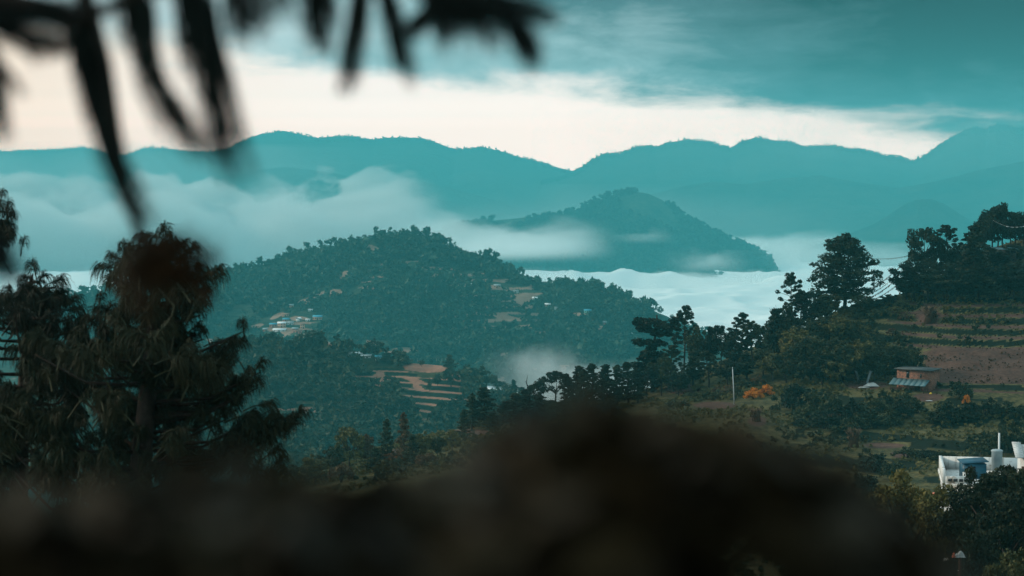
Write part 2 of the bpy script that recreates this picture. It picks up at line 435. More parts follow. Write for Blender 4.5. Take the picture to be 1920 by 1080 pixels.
so = fs * np.maximum(blob(pg, spur.PY, 818, 748, 62, 40), 0.8 * (fbm(spur.X, spur.D, 22, 3, 8) > 0.05) * blob(pg, spur.PY, 725, 712, 70, 22))
so = np.maximum(so, 0.75 * fs * blob(pg, spur.PY, 555, 768, 50, 14))
for cx, cy, rx, ry, ro in ((800, 689, 42, 9, 0.03), (712, 706, 11, 9, 0), (730, 716, 14, 5, 0.2), (775, 712, 24, 4, 0.25), (784, 726, 12, 5, .4), (690, 722, 10, 5, 0),
                           (708, 722, 7, 6, 0), (862, 707, 15, 8, 0.1), (600, 640, 26, 5, 0.2), (575, 770, 18, 7, 0), (610, 772, 9, 5, 0), (625, 648, 22, 4, .3), (765, 674, 20, 4, 0)):
    so = np.maximum(so, 1.1 * blob(pg, spur.PY, cx, cy, rx, ry, ro) * (rowS <= spur.crest))
so = np.where((so < 0.3) & (fs < 0.4) & (tm > 0.7), -1.0, so)
spur.soil = so
spur.build('hill_spur', M_SPUR, 'wooded spur with pink brown terraced fields in the valley', 'hill')

# --- central wooded hill ---------------------------------------------
hill_crest = K("-900,700,1950 -400,640,2000 -100,600,2000 100,562,2000 250,536,2000 380,513,1990 440,506,1980 480,500,1970 540,482,1950 600,470,1930 640,461,1920 680,450,1900 720,442,1900 760,441,1900 800,447,1890 840,463,1880 870,480,1870 920,487,1850 960,507,1830 985,521,1800 1005,533,1790 1025,533,1790 1060,527,1780 1100,530,1760 1140,544,1740 1180,562,1720 1220,580,1700 1250,591,1690 1290,612,1670 1400,660,1640 1600,720,1600")
hill = Hill(np.arange(-900, 1601, 5), frac_knots(hill_crest, 745, 1380), [40, 50, 50, 34],
            noise=lambda x, y: 24.0 * fbm(x, y, 260.0, 3, 41) + 6.0 * fbm(x, y, 70.0, 3, 44), back=0.5, back_len=900.0, sm=5)
pg = np.broadcast_to(hill.px, hill.Z.shape); rowH = np.arange(hill.Z.shape[0])[:, None]
ft = terrace(hill, 0.8 * sstep(fbm(hill.X, hill.D, 150, 3, 52), 0.0, 0.25), 5.0, 0.62, 0.35, 0.5, 51)
so = 0.72 * ft * sstep(fbm(hill.X, hill.D, 110, 3, 53), 0.02, 0.22)
for cx, cy, rx, ry, ro in ((648, 517, 7, 9, 0), (640, 522, 13, 3, 0), (618, 550, 24, 6, -.1), (592, 558, 18, 5, -.15), (570, 566, 12, 5, -.3), (625, 545, 14, 3, 0), (520, 592, 14, 4, -.5),
                           (530, 620, 24, 6, 0), (612, 646, 34, 5, .2), (600, 640, 20, 4, .2), (580, 628, 14, 4, 0), (560, 597, 16, 4, 0), (985, 562, 22, 10, .1), (950, 596, 24, 5, .2),
                           (1025, 625, 10, 4, 0), (1130, 616, 10, 5, 0), (760, 656, 22, 5, 0), (770, 664, 14, 4, 0), (700, 465, 22, 4, .3), (615, 486, 14, 4, 0), (480, 612, 14, 4, -.3), (1085, 590, 12, 4, 0)):
    so = np.maximum(so, 1.1 * blob(pg, hill.PY, cx, cy, rx, ry, ro) * (rowH <= hill.crest))
so = np.where((so < 0.2) & (ft < 0.35) & (fbm(hill.X, hill.D, 150, 3, 52) > 0.1), -1.0, so)
hill.soil = so
hill.build('hill', M_HILL, 'broad wooded hill with a hamlet and small fields', 'hill')

# --- forested hill rising from the cloud sea --------------------------
mid_crest = K("500,600,4000 680,520,4000 780,452,4000 860,424,4000 920,414,4000 1000,406,4000 1050,402,4000 1080,392,4000 1110,379,3990 1140,368,3980 1165,361,3980 1190,359,3980 1215,363,3980 1240,374,3980 1270,394,3970 1300,412,3960 1340,436,3940 1380,455,3920 1410,466,3900 1440,484,3880 1460,515,3860 1500,545,3850 1600,560,3840")
midh = Hill(np.arange(500, 1601, 4), frac_knots(mid_crest, 560, 3420), [40, 40, 40, 30],
            noise=lambda x, y: 34.0 * fbm(x, y, 420.0, 4, 61), back=0.45, back_len=1200.0, sm=3)
midh.build('hill_cloud_island', M_HILL, 'darker forested hill rising out of the white cloud sea', 'hill')
knob_crest = K("1500,470,4400 1600,436,4400 1640,420,4400 1670,401,4400 1695,384,4400 1720,374,4400 1745,373,4400 1770,382,4400 1800,401,4400 1830,420,4400 1900,440,4400 2100,470,4400")
knob = Hill(np.arange(1500, 2101, 6), frac_knots(knob_crest, 500, 4000), [20, 20, 20, 16], noise=lambda x, y: 22 * fbm(x, y, 500, 4, 65), back=0.4, back_len=1200.0)
knob.build('hill_knob', M_FAR, 'small hazy round hill in front of the far range', 'hill')

# --- far ranges --------------------------------------------------------
r1 = K("-700,300,7680 -300,290,7680 0,286,7680 60,284,7680 110,281,7680 150,277,7680 180,283,7680 205,290,7680 235,292,7680 255,284,7680 272,278,7680 310,278,7680 345,284,7680 390,284,7680 425,279,7600 450,266,7600 490,251,7600 530,245,7600 565,252,7600 595,259,7600 625,256,7600 655,254,7600 700,262,7600 725,258,7600 760,257,7600 790,259,7600 820,267,7600 850,281,7600 880,278,7600 900,275,7600 940,283,7600 975,294,7600 1005,301,7600 1040,312,7600 1078,321,7600 1150,336,7600 1300,345,7600 2000,350,7600")
r2 = K("500,400,7052 800,372,7052 1000,344,7052 1050,332,7052 1080,320,7052 1098,307,7052 1112,298,7052 1130,287,7052 1160,287,7052 1195,274,7052 1215,272,7052 1230,275,7052 1260,266,7052 1285,262,7052 1330,266,7052 1350,273,7052 1370,278,7052 1390,266,7052 1422,258,7052 1450,264,7052 1480,266,7052 1510,276,7052 1535,274,7052 1560,273,7052 1590,278,7052 1625,281,7052 1655,291,7052 1685,294,7052 1710,301,7052 1732,293,7052 1755,275,7052 1790,254,7052 1815,242,7052 1830,238,7052 1848,242,7052 1868,233,7052 1890,235,7052 1920,241,7052 2050,262,7052 2300,250,7052 2700,290,7052")
for crest, foot, cols, nm, lab in ((r1, 5300, np.arange(-700, 2001, 4), 'mountain_range', 'far blue mountain ridge with a long level crest'),
                                   (r2, 4950, np.arange(500, 2701, 4), 'mountain_range_near', 'blue mountain ridge climbing to a peak past the saddle')):
    k = [[(x, PYof(-200, foot + (D - foot) * fd) * (1 - fd) + y * fd, foot + (D - foot) * fd) for x, y, D in crest] for fd in (0, .3, .6, .85, 1)]
    h = Hill(cols, k, [20, 24, 24, 20], noise=lambda x, y: 70 * fbm(x, y, 1000.0, 5, 71), back=0.5, back_len=500.0)
    h.Z[h.crest] += 2.5 * fbm(h.X[h.crest], h.D[h.crest], 60, 2, 3) ; h.refresh()
    h.build(nm, M_FAR, lab, 'mountains')
    if nm == 'mountain_range': range1 = h
    else: range2 = h

s1 = K("-700,430,6500 -200,395,6500 100,372,6500 250,350,6450 380,338,6400 470,318,6400 540,312,6350 620,322,6300 700,338,6300 790,340,6300 870,356,6300 960,384,6250 1060,418,6200 1200,450,6200")
s2 = K("900,450,5500 1080,408,5500 1180,378,5500 1270,352,5500 1340,338,5500 1400,342,5500 1470,332,5500 1540,328,5500 1600,340,5450 1680,352,5400 1760,338,5400 1840,318,5400 1920,300,5400 2100,285,5400 2400,300,5400")
for crest, foot, cols, lab in ((s1, 5000, np.arange(-700, 1201, 5), 'faint wooded spur below the long level ridge'), (s2, 4700, np.arange(900, 2401, 5), 'faint wooded spur below the peaked ridge')):
    k = [[(x, PYof(-200, foot + (D - foot) * fd) * (1 - fd) + y * fd, foot + (D - foot) * fd) for x, y, D in crest] for fd in (0, .3, .6, .85, 1)]
    h = Hill(cols, k, [16, 20, 20, 16], noise=lambda x, y: 60 * fbm(x, y, 700.0, 5, 73), back=0.5, back_len=600.0, sm=5)
    h.Z[h.crest] += 5.0 * fbm(h.X[h.crest], h.D[h.crest], 160, 3, 3); h.refresh()
    h.build('mountain_spur', M_FAR, lab, 'mountains')
# ------------------------------------------------------------------ cloud sea and mist
M_CLOUD, t, b = mat_new('cloud top')
pos = t.node('ShaderNodeNewGeometry').outputs['Position']
t.put(b.inputs['Base Color'], t.ramp(t.noise(pos, 0.01, 3.0), [(0.3, (0.86, 0.87, 0.87)), (0.7, (0.92, 0.92, 0.91))]))
b.inputs['Roughness'].default_value = 1.0; b.inputs['Specular IOR Level'].default_value = 0.0

pxc = np.arange(-1300, 3200, 7)
Dc = np.concatenate([np.linspace(1750, 2600, 70), np.linspace(2615, 3900, 130), np.linspace(3930, 5600, 50)])
PX, DC = np.meshgrid(pxc, Dc); XC = (PX - 960) / F_PX * DC
def bill(x, y, s, n, sd):
    r = 0; a = 1.0
    for k in range(n): r = r + a * (np.abs(vnoise(x / s * 2 ** k + 7.7 * k, y / s * 2 ** k, sd + k)) * 2.2 - 0.6); a *= 0.5
    return r
ZC = -181 + 9.0 * fbm(XC, DC, 420, 3, 81) + 11.0 * (1 - 2 * np.abs(fbm(XC, DC, 210, 3, 82))) + 4.5 * (1 - 2 * np.abs(fbm(XC, DC, 70, 3, 84))) - 8.0
ZC += 19.0 * np.exp(-((DC - 3300) / 160.0) ** 2) * np.clip(1.0 - 2.2 * np.abs(fbm(XC, DC * 0.4, 170, 3, 86)), -0.2, 1)
ni = PX.shape[1]; a = (np.arange(PX.shape[0] - 1)[:, None] * ni + np.arange(ni - 1)[None, :]).ravel()
tag(obj('cloud_sea', mesh_np('cloud_sea', np.stack([XC, DC, ZC], -1).reshape(-1, 3), np.stack([a, a + 1, a + ni + 1, a + ni], -1), M_CLOUD, smooth=True)),
    'white sea of low cloud filling the valley behind the wooded hill', 'cloud', kind='stuff')

def mist(px0, px1, D0, D1, z0, z1, dens, label, nscale=0.01, col=(0.95, 0.96, 0.96), lo=0.45, hi=0.62, soft=0.35, top=0.25, aniso=2.0, detail=4.0, foot=0.22, amp=1.0, mid=0.55, step=0.15):
    Dm = 0.5 * (D0 + D1); x0 = (px0 - 960) / F_PX * Dm; x1 = (px1 - 960) / F_PX * Dm
    m = bpy.data.materials.new('mist'); m.use_nodes = True
    t = NT(m.node_tree); t.n.clear()
    out = t.node('ShaderNodeOutputMaterial'); v = t.node('ShaderNodeVolumePrincipled')
    oc = t.node('ShaderNodeTexCoord').outputs['Object']
    sp = t.node('ShaderNodeSeparateXYZ'); t.put(sp.inputs[0], oc)
    ax = t.m('ABSOLUTE', sp.outputs[0]); ay = t.m('ABSOLUTE', sp.outputs[1])
    f = t.m('MULTIPLY', t.smooth(t.m('SUBTRACT', 1.0, ax), 0.0, soft), t.smooth(t.m('SUBTRACT', 1.0, ay), 0.0, 0.5))
    pos = t.node('ShaderNodeNewGeometry').outputs['Position']
    n = t.noise(t.scale(pos, (1.0, 1.0, aniso)), nscale, detail, 0.55, 0.3)
    if amp != 1.0: n = t.m('ADD', t.m('MULTIPLY', t.m('SUBTRACT', n, 0.5), amp), 0.5)
    # the mist lies low: full at its foot, broken towards its top
    h = t.m('ADD', t.m('MULTIPLY', sp.outputs[2], 0.5), 0.5)
    fz = t.m('MULTIPLY', t.smooth(h, 0.0, foot), 1.0)
    thr = t.m('ADD', n, t.m('MULTIPLY', t.m('SUBTRACT', mid, h), top * 2.0))
    d = t.m('MULTIPLY', t.m('MULTIPLY', f, fz), t.smooth(thr, lo, hi))
    t.put(v.inputs['Density'], t.m('MULTIPLY', d, dens))
    m.cycles.volume_step_rate = step
    v.inputs['Color'].default_value = (*col, 1); v.inputs['Anisotropy'].default_value = 0.0
    t.l.new(v.outputs[0], out.inputs['Volume'])
    V = [(x, y, z) for z in (-1, 1) for y in (-1, 1) for x in (-1, 1)]
    me = mesh_np('mist', V, [(0, 2, 3, 1), (4, 5, 7, 6), (0, 1, 5, 4), (1, 3, 7, 5), (3, 2, 6, 7), (2, 0, 4, 6)], m)
    o = obj('mist', me, None, ((x0 + x1) / 2, Dm, (z0 + z1) / 2)); o.scale = ((x1 - x0) / 2, (D1 - D0) / 2, (z1 - z0) / 2)
    return tag(o, label, 'mist', kind='stuff')

mist(-500, 840, 3600, 4700, -195, 40, 0.022, 'broad grey white cloud bank lying against the far range', 0.0042, lo=0.50, hi=0.58, top=0.55, aniso=1.5, amp=2.0, soft=0.35, mid=0.62, step=0.05, detail=7.0)
mist(690, 1160, 3050, 3750, -140, -52, 0.0085, 'bright wisp of mist draped over a low saddle', 0.0046, lo=0.52, hi=0.70, top=0.40, aniso=2.6, soft=0.9, amp=1.8)
mist(1130, 1270, 3150, 3500, -112, -84, 0.0034, 'thin scrap of mist on the flank of the dark forested hill', 0.008, lo=0.5, hi=0.70, aniso=3.0, soft=1.0, amp=2.0, foot=0.6)
mist(1240, 1420, 3050, 3400, -160, -118, 0.0040, 'torn streak of mist low on the dark forested hill', 0.008, lo=0.5, hi=0.70, aniso=2.0, soft=1.0, amp=2.0, foot=0.6)
mist(880, 1400, 980, 1330, -172, -88, 0.034, 'low white fog pooled between the hill and the near ridge', 0.013, lo=0.42, hi=0.62, top=0.5, aniso=1.5, soft=0.8, amp=1.5, mid=0.53)
mist(-700, 800, 5600, 6900, -110, 96, 0.0011, 'pale veil of mist along the foot of the level ridge', 0.0014, lo=0.30, hi=0.70, top=0.10, soft=0.7, foot=0.7)
mist(1000, 2300, 5000, 5900, -40, 185, 0.0007, 'pale veil of mist across the upper slopes of the peaked ridge', 0.0016, lo=0.30, hi=0.75, top=0.02, soft=0.7, foot=0.8)
mist(900, 1640, 3020, 3440, -194, -140, 0.006, 'puffy white cloud edge heaped along the foot of the dark hill', 0.0085, lo=0.48, hi=0.58, top=0.55, soft=0.3, amp=1.9, mid=0.60, step=0.06, detail=6.0, aniso=1.3)
mist(500, 1700, 4600, 5500, -200, -20, 0.0009, 'pale mist at the valley foot of the far ridges', 0.0016, lo=0.30, hi=0.75, top=0.3, soft=0.7)
mist(1340, 1780, 3700, 5000, -190, -112, 0.0060, 'soft cloud edge past the end of the forested hill', 0.006, lo=0.42, hi=0.62, top=0.4)
# ------------------------------------------------------------------ trees
def leaf_tris(C, R, n, size, rng, shell=0.55):
    """n leaf-sized triangles round each centre C (k,3) inside radii R (k,3)"""
    C = np.asarray(C, float); R = np.asarray(R, float)
    if R.ndim == 1: R = np.repeat(R[:, None], 3, 1)
    k = len(C)
    d = rng.normal(size=(k, n, 3)); d /= np.linalg.norm(d, axis=2, keepdims=True)
    r = shell + (1 - shell) * rng.random((k, n, 1)) ** 0.7
    c = (C[:, None, :] + d * r * R[:, None, :]).reshape(-1, 3)
    N = len(c)
    a = rng.normal(size=(N, 3)); a /= np.linalg.norm(a, axis=1, keepdims=True)
    b = rng.normal(size=(N, 3)); b -= a * (a * b).sum(1, keepdims=True); b /= np.linalg.norm(b, axis=1, keepdims=True)
    s = size * (0.6 + 0.8 * rng.random((N, 1)))
    V = np.stack([c + a * s * 0.75, c - a * s * 0.4 + b * s * 0.5, c - a * s * 0.4 - b * s * 0.5], 1).reshape(-1, 3)
    return V, np.arange(3 * N).reshape(-1, 3)

def tree_mesh(kind, seed, dens=1.0, fine=1.0):
    """trunk with limbs and a crown of leaf clumps; about one unit tall"""
    g = np.random.default_rng(seed); tr = MB(); C, R = [], []
    lean = g.normal(0, 0.03, 2)
    def stem(top, r0, r1, n=7):
        zz = np.linspace(-0.03, top, n)
        wob = np.cumsum(g.normal(0, 0.006, (n, 2)), 0)
        p = np.stack([lean[0] * zz + wob[:, 0], lean[1] * zz + wob[:, 1], zz], 1)
        tr.tube(p, np.linspace(r0, r1, n), 7); return p
    def on(p, z): return np.array([np.interp(z, p[:, 2], p[:, 0]), np.interp(z, p[:, 2], p[:, 1]), z])
    def limb(a, b, r, sag=0.0):
        m = (a + b) / 2 + np.array([0, 0, sag]); tr.tube([a, m, b], [r, r * 0.7, r * 0.3], 4)
    dens = dens * 1.35 if dens >= 0.9 else dens
    size, n = 0.034, int(46 * dens)
    if kind in ('pine', 'narrow', 'dense'):
        p = stem(0.97, 0.017, 0.004)
        k = {'pine': 34, 'narrow': 34, 'dense': 52}[kind]; base = {'pine': 0.30, 'narrow': 0.10, 'dense': 0.04}[kind]
        wid = {'pine': 0.21, 'narrow': 0.15, 'dense': 0.24}[kind]
        for i in range(k):
            u = (i + g.random()) / k; h = base + (0.985 - base) * u
            L = (wid * (1 - u) ** 0.75 * (0.55 + 0.75 * g.random()) + 0.015)
            if kind == 'pine': L *= 0.6 + 0.4 * math.sin(u * 9 + seed)
            an = i * 2.399 + g.normal(0, 0.3); a0 = on(p, h - 0.01)
            e = a0 + np.array([math.cos(an) * L, math.sin(an) * L, L * (0.30 if kind != 'dense' else -0.05)])
            limb(a0, e, 0.005, -0.01)
            rr = 0.030 + 0.026 * g.random() + 0.012 * (1 - u)
            C += [e, a0 * 0.45 + e * 0.55]; R += [(rr * 1.1, rr * 1.1, rr * 0.75), (rr, rr, rr * 0.7)]
        C.append(on(p, 0.97)); R.append((0.025, 0.025, 0.035))
        n = int(34 * dens) if kind != 'dense' else int(40 * dens); size = 0.028
    elif kind == 'round':
        p = stem(0.55, 0.022, 0.010)
        for i in range(9):
            an = i * 2.4 + g.normal(0, .3); h = 0.30 + 0.025 * i; L = 0.30 * (0.7 + 0.5 * g.random())
            limb(on(p, h), np.array([math.cos(an) * L, math.sin(an) * L, 0.55 + 0.33 * g.random()]), 0.010, 0.02)
        for i in range(46):
            d = g.normal(size=3); d /= np.linalg.norm(d); d[2] = d[2] * 0.9 + 0.1
            q = np.array([0, 0, 0.60]) + d * np.array([0.33, 0.33, 0.34]) * (0.55 + 0.5 * g.random())
            rr = 0.055 + 0.055 * g.random(); C.append(q); R.append((rr, rr, rr * 0.75))
        n = int(58 * dens)
    elif kind == 'masses':                   # tall pine whose foliage hangs in a few big separate masses
        p = stem(0.95, 0.020, 0.006, 9)
        for cz, rx, rz, k, off in ((0.80, 0.17, 0.15, 34, 0.0), (0.60, 0.14, 0.06, 12, -0.05), (0.46, 0.12, 0.08, 16, -0.06), (0.24, 0.19, 0.17, 34, -0.02)):
            for i in range(k):
                d = g.normal(size=3); d /= np.linalg.norm(d)
                q = on(p, cz) + np.array([off, 0, 0]) + d * np.array([rx, rx, rz]) * (0.5 + 0.55 * g.random())
                rr = 0.028 + 0.03 * g.random(); C.append(q); R.append((rr, rr, rr * .8))
                if i % 3 == 0: limb(on(p, max(0.1, q[2] - 0.06)), q, 0.005)
        size = 0.024; n = int(48 * dens)
    elif kind == 'airy':                     # tall pine with separate tufts and light between them
        p = stem(0.96, 0.014, 0.004, 9)
        for i in range(40):
            u = (i + g.random()) / 40; h = 0.36 + 0.62 * u
            L = 0.19 * math.sin(min(1.0, (1 - u) * 1.5 + 0.12) * 1.57) * (0.45 + 0.65 * g.random())
            an = i * 2.399 + g.normal(0, .4); a0 = on(p, h - 0.03)
            e = a0 + np.array([math.cos(an) * L, math.sin(an) * L, 0.03 + 0.04 * g.random()]); limb(a0, e, 0.004)
            rr = 0.022 + 0.018 * g.random(); C.append(e); R.append((rr, rr, rr * .85))
            if g.random() < .6: C.append(a0 * .5 + e * .5); R.append((rr * .8,) * 3)
        size = 0.022; n = int(44 * dens)
    elif kind == 'umbrella':
        p = stem(0.42, 0.020, 0.016, 5)
        for i in range(11):
            an = i * 2.4; L = 0.42 * (0.55 + 0.5 * g.random()); a0 = on(p, 0.30 + 0.012 * i)
            e = np.array([math.cos(an) * L, math.sin(an) * L, 0.92 - 0.62 * (L / 0.46) ** 2 * 0.6]); limb(a0, e, 0.012, -0.03)
        for i in range(70):
            an = g.random() * 6.283; r = math.sqrt(g.random()) * 0.46
            z = 0.93 - 0.40 * (r / 0.46) ** 2 - 0.10 * g.random()
            rr = 0.05 + 0.03 * g.random(); C.append((math.cos(an) * r, math.sin(an) * r, z)); R.append((rr, rr, rr * 0.7))
        size = 0.034; n = int(40 * dens)
    elif kind == 'layered':                  # wide old tree: horizontal sprays in tiers, light between them
        p = stem(0.90, 0.026, 0.008, 9)
        for i in range(84):
            u = (i + g.random()) / 84; h = 0.17 + 0.81 * u
            prof = np.interp(h, [0.17, 0.30, 0.45, 0.62, 0.80, 0.92, 1.0], [0.22, 0.40, 0.47, 0.42, 0.30, 0.17, 0.05])
            L = prof * (0.45 + 0.6 * g.random()); an = i * 2.399 + g.normal(0, .35); a0 = on(p, max(0.12, h - 0.10 * (1 - u)))
            e = np.array([math.cos(an) * L, math.sin(an) * L, h + 0.02 * g.normal()]); limb(a0, e, 0.008, -0.01)
            for q in (1.0, 0.72, 0.45):
                if g.random() < 0.88:
                    c = a0 * (1 - q) + e * q + g.normal(0, 0.018, 3); rr = 0.055 + 0.045 * g.random()
                    C.append(c); R.append((rr, rr, rr * 0.46))
        size = 0.024; n = int(44 * dens)
    elif kind == 'shrub':
        for i in range(6):
            an = i * 1.05 + g.random(); tr.tube([(0, 0, -0.05), (math.cos(an) * .15, math.sin(an) * .15, 0.3), (math.cos(an) * .3, math.sin(an) * .3, 0.55)], [0.02, 0.014, 0.006], 4)
        for i in range(26):
            an = g.random() * 6.283; r = math.sqrt(g.random()) * 0.62; z = 0.12 + 0.72 * (1 - (r / .7) ** 2) * (0.35 + 0.65 * g.random())
            rr = 0.11 + 0.10 * g.random(); C.append((math.cos(an) * r, math.sin(an) * r, z)); R.append((rr, rr, rr * .75))
        size = 0.075; n = int(44 * dens)
    elif kind == 'stook':                    # dry maize stalks standing in a sheaf
        for i in range(70):
            an = g.random() * 6.283; r = 0.30 * math.sqrt(g.random()); q = 0.10 + 0.16 * g.random()
            tr.tube([(math.cos(an) * r, math.sin(an) * r, -0.02), (math.cos(an + .3) * (r * .7), math.sin(an + .3) * (r * .7), 0.55), (math.cos(an + .5) * (r + q), math.sin(an + .5) * (r + q), 0.8 + 0.3 * g.random())], [0.016, 0.014, 0.006], 4)
        for i in range(16):
            an = g.random() * 6.283; r = 0.30 * math.sqrt(g.random()); C.append((math.cos(an) * r, math.sin(an) * r, 0.3 + 0.6 * g.random())); R.append((0.10, 0.10, 0.16))
        size = 0.10; n = int(22 * dens)
    size *= fine; n = int(n / fine ** 1.6)
    V, T = leaf_tris(C, R, max(3, n), size / math.sqrt(max(dens, 0.2)) if dens < 1 else size, g, 0.35)
    return tr, V, T

TREE_CACHE = {}
M_STALK = mat_rough('dry stalks', (0.10, 0.055, 0.03), (0.20, 0.12, 0.07), 6.0)
def tree_proto(kind, seed, leaf, bark, dens=1.0, fine=1.0):
    k = (kind, seed, leaf.name, dens, fine)
    if k not in TREE_CACHE:
        tr, V, T = tree_mesh(kind, seed, dens, fine)
        TREE_CACHE[k] = (tr.mesh('trunk', bark), mesh_np('crown', V, T, leaf))
    return TREE_CACHE[k]

def put_tree(name, base, height, width, kind, seed, leaf, label, cat='tree', group=None, bark=None, dens=1.0, rz=None, parts=('trunk', 'crown'), natural=1.0, fine=1.0):
    tm, cm = tree_proto(kind, seed, leaf, bark or (M_STALK if kind == 'stook' else M_BARK), dens, fine)
    root = obj(name, None, None, tuple(base), RNG.random() * 6.28 if rz is None else rz)
    w = width / natural
    root.scale = (w, w, height)
    obj(parts[0], tm, root); obj(parts[1], cm, root)
    return tag(root, label, cat, group)

NATURAL = dict(pine=0.36, narrow=0.27, dense=0.44, round=0.66, masses=0.36, airy=0.33, umbrella=0.95, layered=0.86, shrub=1.15, stook=0.9)

def tree_px(name, px, ytop, ybase, wpx, kind, seed, leaf, label, cat='tree', group=None, surf=None, sink=0.0, **kw):
    """a tree that stands on the surface where its foot shows in the photo"""
    p = (surf or near).at(px, ybase)
    h = Zof(ytop, p[1]) - p[2]; wm = wpx / F_PX * p[1]
    p = p - np.array([0, 0, sink])
    return put_tree(name, p, max(h, 0.4) + sink, wm, kind, seed, leaf, label, cat, group, natural=NATURAL[kind], **kw)

# --- trees one can point at on the near ridge -------------------------
tree_px('broad_tree', 1583, 444, 578, 134, 'layered', 3, L_DARK, 'wide tiered dark tree standing alone against the white cloud, prayer flags tied to it', dens=1.1, rz=0.4)
tree_px('pine_tree', 1224, 582, 735, 84, 'masses', 5, L_DARK, 'tallest dark pine of the ridge, its foliage in heavy separate masses', rz=1.0, dens=1.3)
tree_px('pine_tree', 1284, 577, 690, 52, 'airy', 6, L_DARK, 'slender pine with airy round tufts beside the tallest dark pine', rz=0.2)
tree_px('umbrella_tree', 1040, 692, 760, 80, 'umbrella', 8, L_DARK, 'umbrella shaped tree with a bare forked trunk by the dead snag', bark=M_BARK)
tree_px('round_tree', 1005, 712, 760, 34, 'round', 9, L_MID, 'small light crowned tree between the dead snag and the umbrella tree', dens=0.5)
tree_px('pine_tree', 1390, 588, 690, 58, 'airy', 16, L_DARK, 'rounded pine with a knobbly top in front of the cloud')
tree_px('pine_tree', 1484, 512, 632, 46, 'airy', 17, L_DARK, 'thin tree with sparse tufted top rising at the left of the wide tiered tree')
tree_px('pine_tree', 1828, 422, 560, 82, 'dense', 18, L_DARK, 'dense black conical conifer under the tree covered knoll')
tree_px('round_tree', 1732, 418, 528, 66, 'round', 19, L_DARK, 'tall dark tree at the left end of the knoll grove')
tree_px('round_tree', 1778, 422, 520, 54, 'airy', 20, L_DARK, 'open crowned tree between the knoll grove edge and the black conifer')
RW = 'pines in a row along the foot of the ridge'
lab = 'dark pointed pine in the row along the ridge beside the low fog'
for i, (px, yt, yb, wd_) in enumerate(((1078, 686, 765, 34), (1094, 692, 765, 30), (1112, 681, 764, 36), (1128, 696, 762, 30), (1142, 684, 762, 34), (1157, 684, 760, 28), (1178, 678, 758, 36), (1196, 690, 755, 30), (1064, 700, 770, 28))):
    tree_px('pine_tree', px, yt, yb, wd_, 'narrow', 30 + i % 4, L_DARK, lab, group=RW)
lab = 'slim dark conifer on the slope below the dead snag'
for i, (px, yt, yb, wd_, lf) in enumerate(((905, 726, 800, 44, L_DARK), (884, 738, 806, 30, L_MID), (966, 738, 800, 44, L_DARK), (985, 730, 795, 36, L_DARK), (942, 752, 806, 36, L_DARK), (925, 772, 812, 34, L_MID), (1012, 742, 792, 40, L_DARK), (1035, 750, 790, 40, L_DARK), (868, 768, 822, 26, L_MID), (1060, 748, 790, 44, L_DARK), (1090, 752, 788, 40, L_DARK), (1120, 752, 785, 44, L_DARK), (1150, 748, 782, 40, L_DARK), (1000, 765, 800, 36, L_DARK))):
    tree_px('conifer_tree', px, yt, yb, wd_, 'narrow', 34 + i % 4, lf, lab, group='conifers below the snag')
lab = 'dark bushy tree of the belt between the airy pine and the wide tiered tree'
for i, (px, yt, yb, wd_) in enumerate(((1308, 611, 705, 48), (1332, 612, 700, 40), (1352, 604, 695, 44), (1412, 602, 690, 46), (1430, 600, 688, 44), (1450, 578, 680, 50), (1464, 560, 665, 48), (1500, 548, 640, 52), (1522, 538, 628, 50), (1545, 552, 625, 50), (1372, 625, 705, 44), (1262, 648, 735, 48), (1240, 665, 742, 50), (1300, 655, 730, 50), (1272, 690, 742, 44), (1330, 660, 728, 50), (1365, 668, 726, 50), (1400, 662, 715, 54), (1430, 650, 705, 54), (1210, 690, 748, 46), (1478, 585, 660, 44))):
    tree_px('bushy_tree', px, yt, yb, wd_, ('round', 'pine', 'round', 'airy')[i % 4], 40 + i % 5, L_DARK if i % 3 else L_MID, lab, group='tree belt on the ridge', sink=0.3)
lab = 'dark tree in the grove covering the knoll at the end of the terraces'
for i, (px, yt, yb, wd_) in enumerate(((1862, 384, 468, 56), (1880, 381, 466, 54), (1845, 398, 476, 44), (1895, 392, 462, 44), (1918, 396, 458, 46), (1940, 390, 455, 56), (1835, 420, 482, 46), (1870, 405, 472, 60), (1905, 412, 466, 50), (1968, 380, 450, 60))):
    tree_px('grove_tree', px, yt, yb, wd_, 'round', 50 + i % 4, L_DARK, lab, group='grove on the knoll', sink=0.3)
lab = 'dark thicket tree at the upper edge of the terraced field'
for i, (px, yt, yb, wd_) in enumerate(((1700, 488, 560, 60), (1722, 478, 556, 60), (1748, 484, 556, 60), (1768, 492, 560, 56), (1795, 488, 556, 60), (1815, 500, 560, 56), (1850, 492, 556, 64), (1872, 500, 558, 60), (1893, 488, 556, 56), (1915, 490, 552, 60), (1940, 485, 550, 60), (1700, 520, 562, 44), (1668, 550, 572, 34), (1640, 560, 578, 30), (1712, 515, 562, 70), (1742, 510, 562, 70), (1775, 512, 562, 70), (1806, 508, 560, 70), (1836, 505, 560, 70), (1866, 505, 560, 70), (1900, 502, 560, 70), (1925, 500, 560, 70), (1845, 455, 500, 60), (1875, 472, 500, 50), (1905, 455, 490, 50), (1812, 470, 520, 60), (1790, 455, 520, 60), (1755, 460, 530, 60))):
    tree_px('thicket_tree', px, yt, yb, wd_, 'round', 55 + i % 4, L_DARK, lab, group='thicket above the terraces', sink=0.4)
lab = 'dark green leafy bush in the belt across the middle of the hillside'
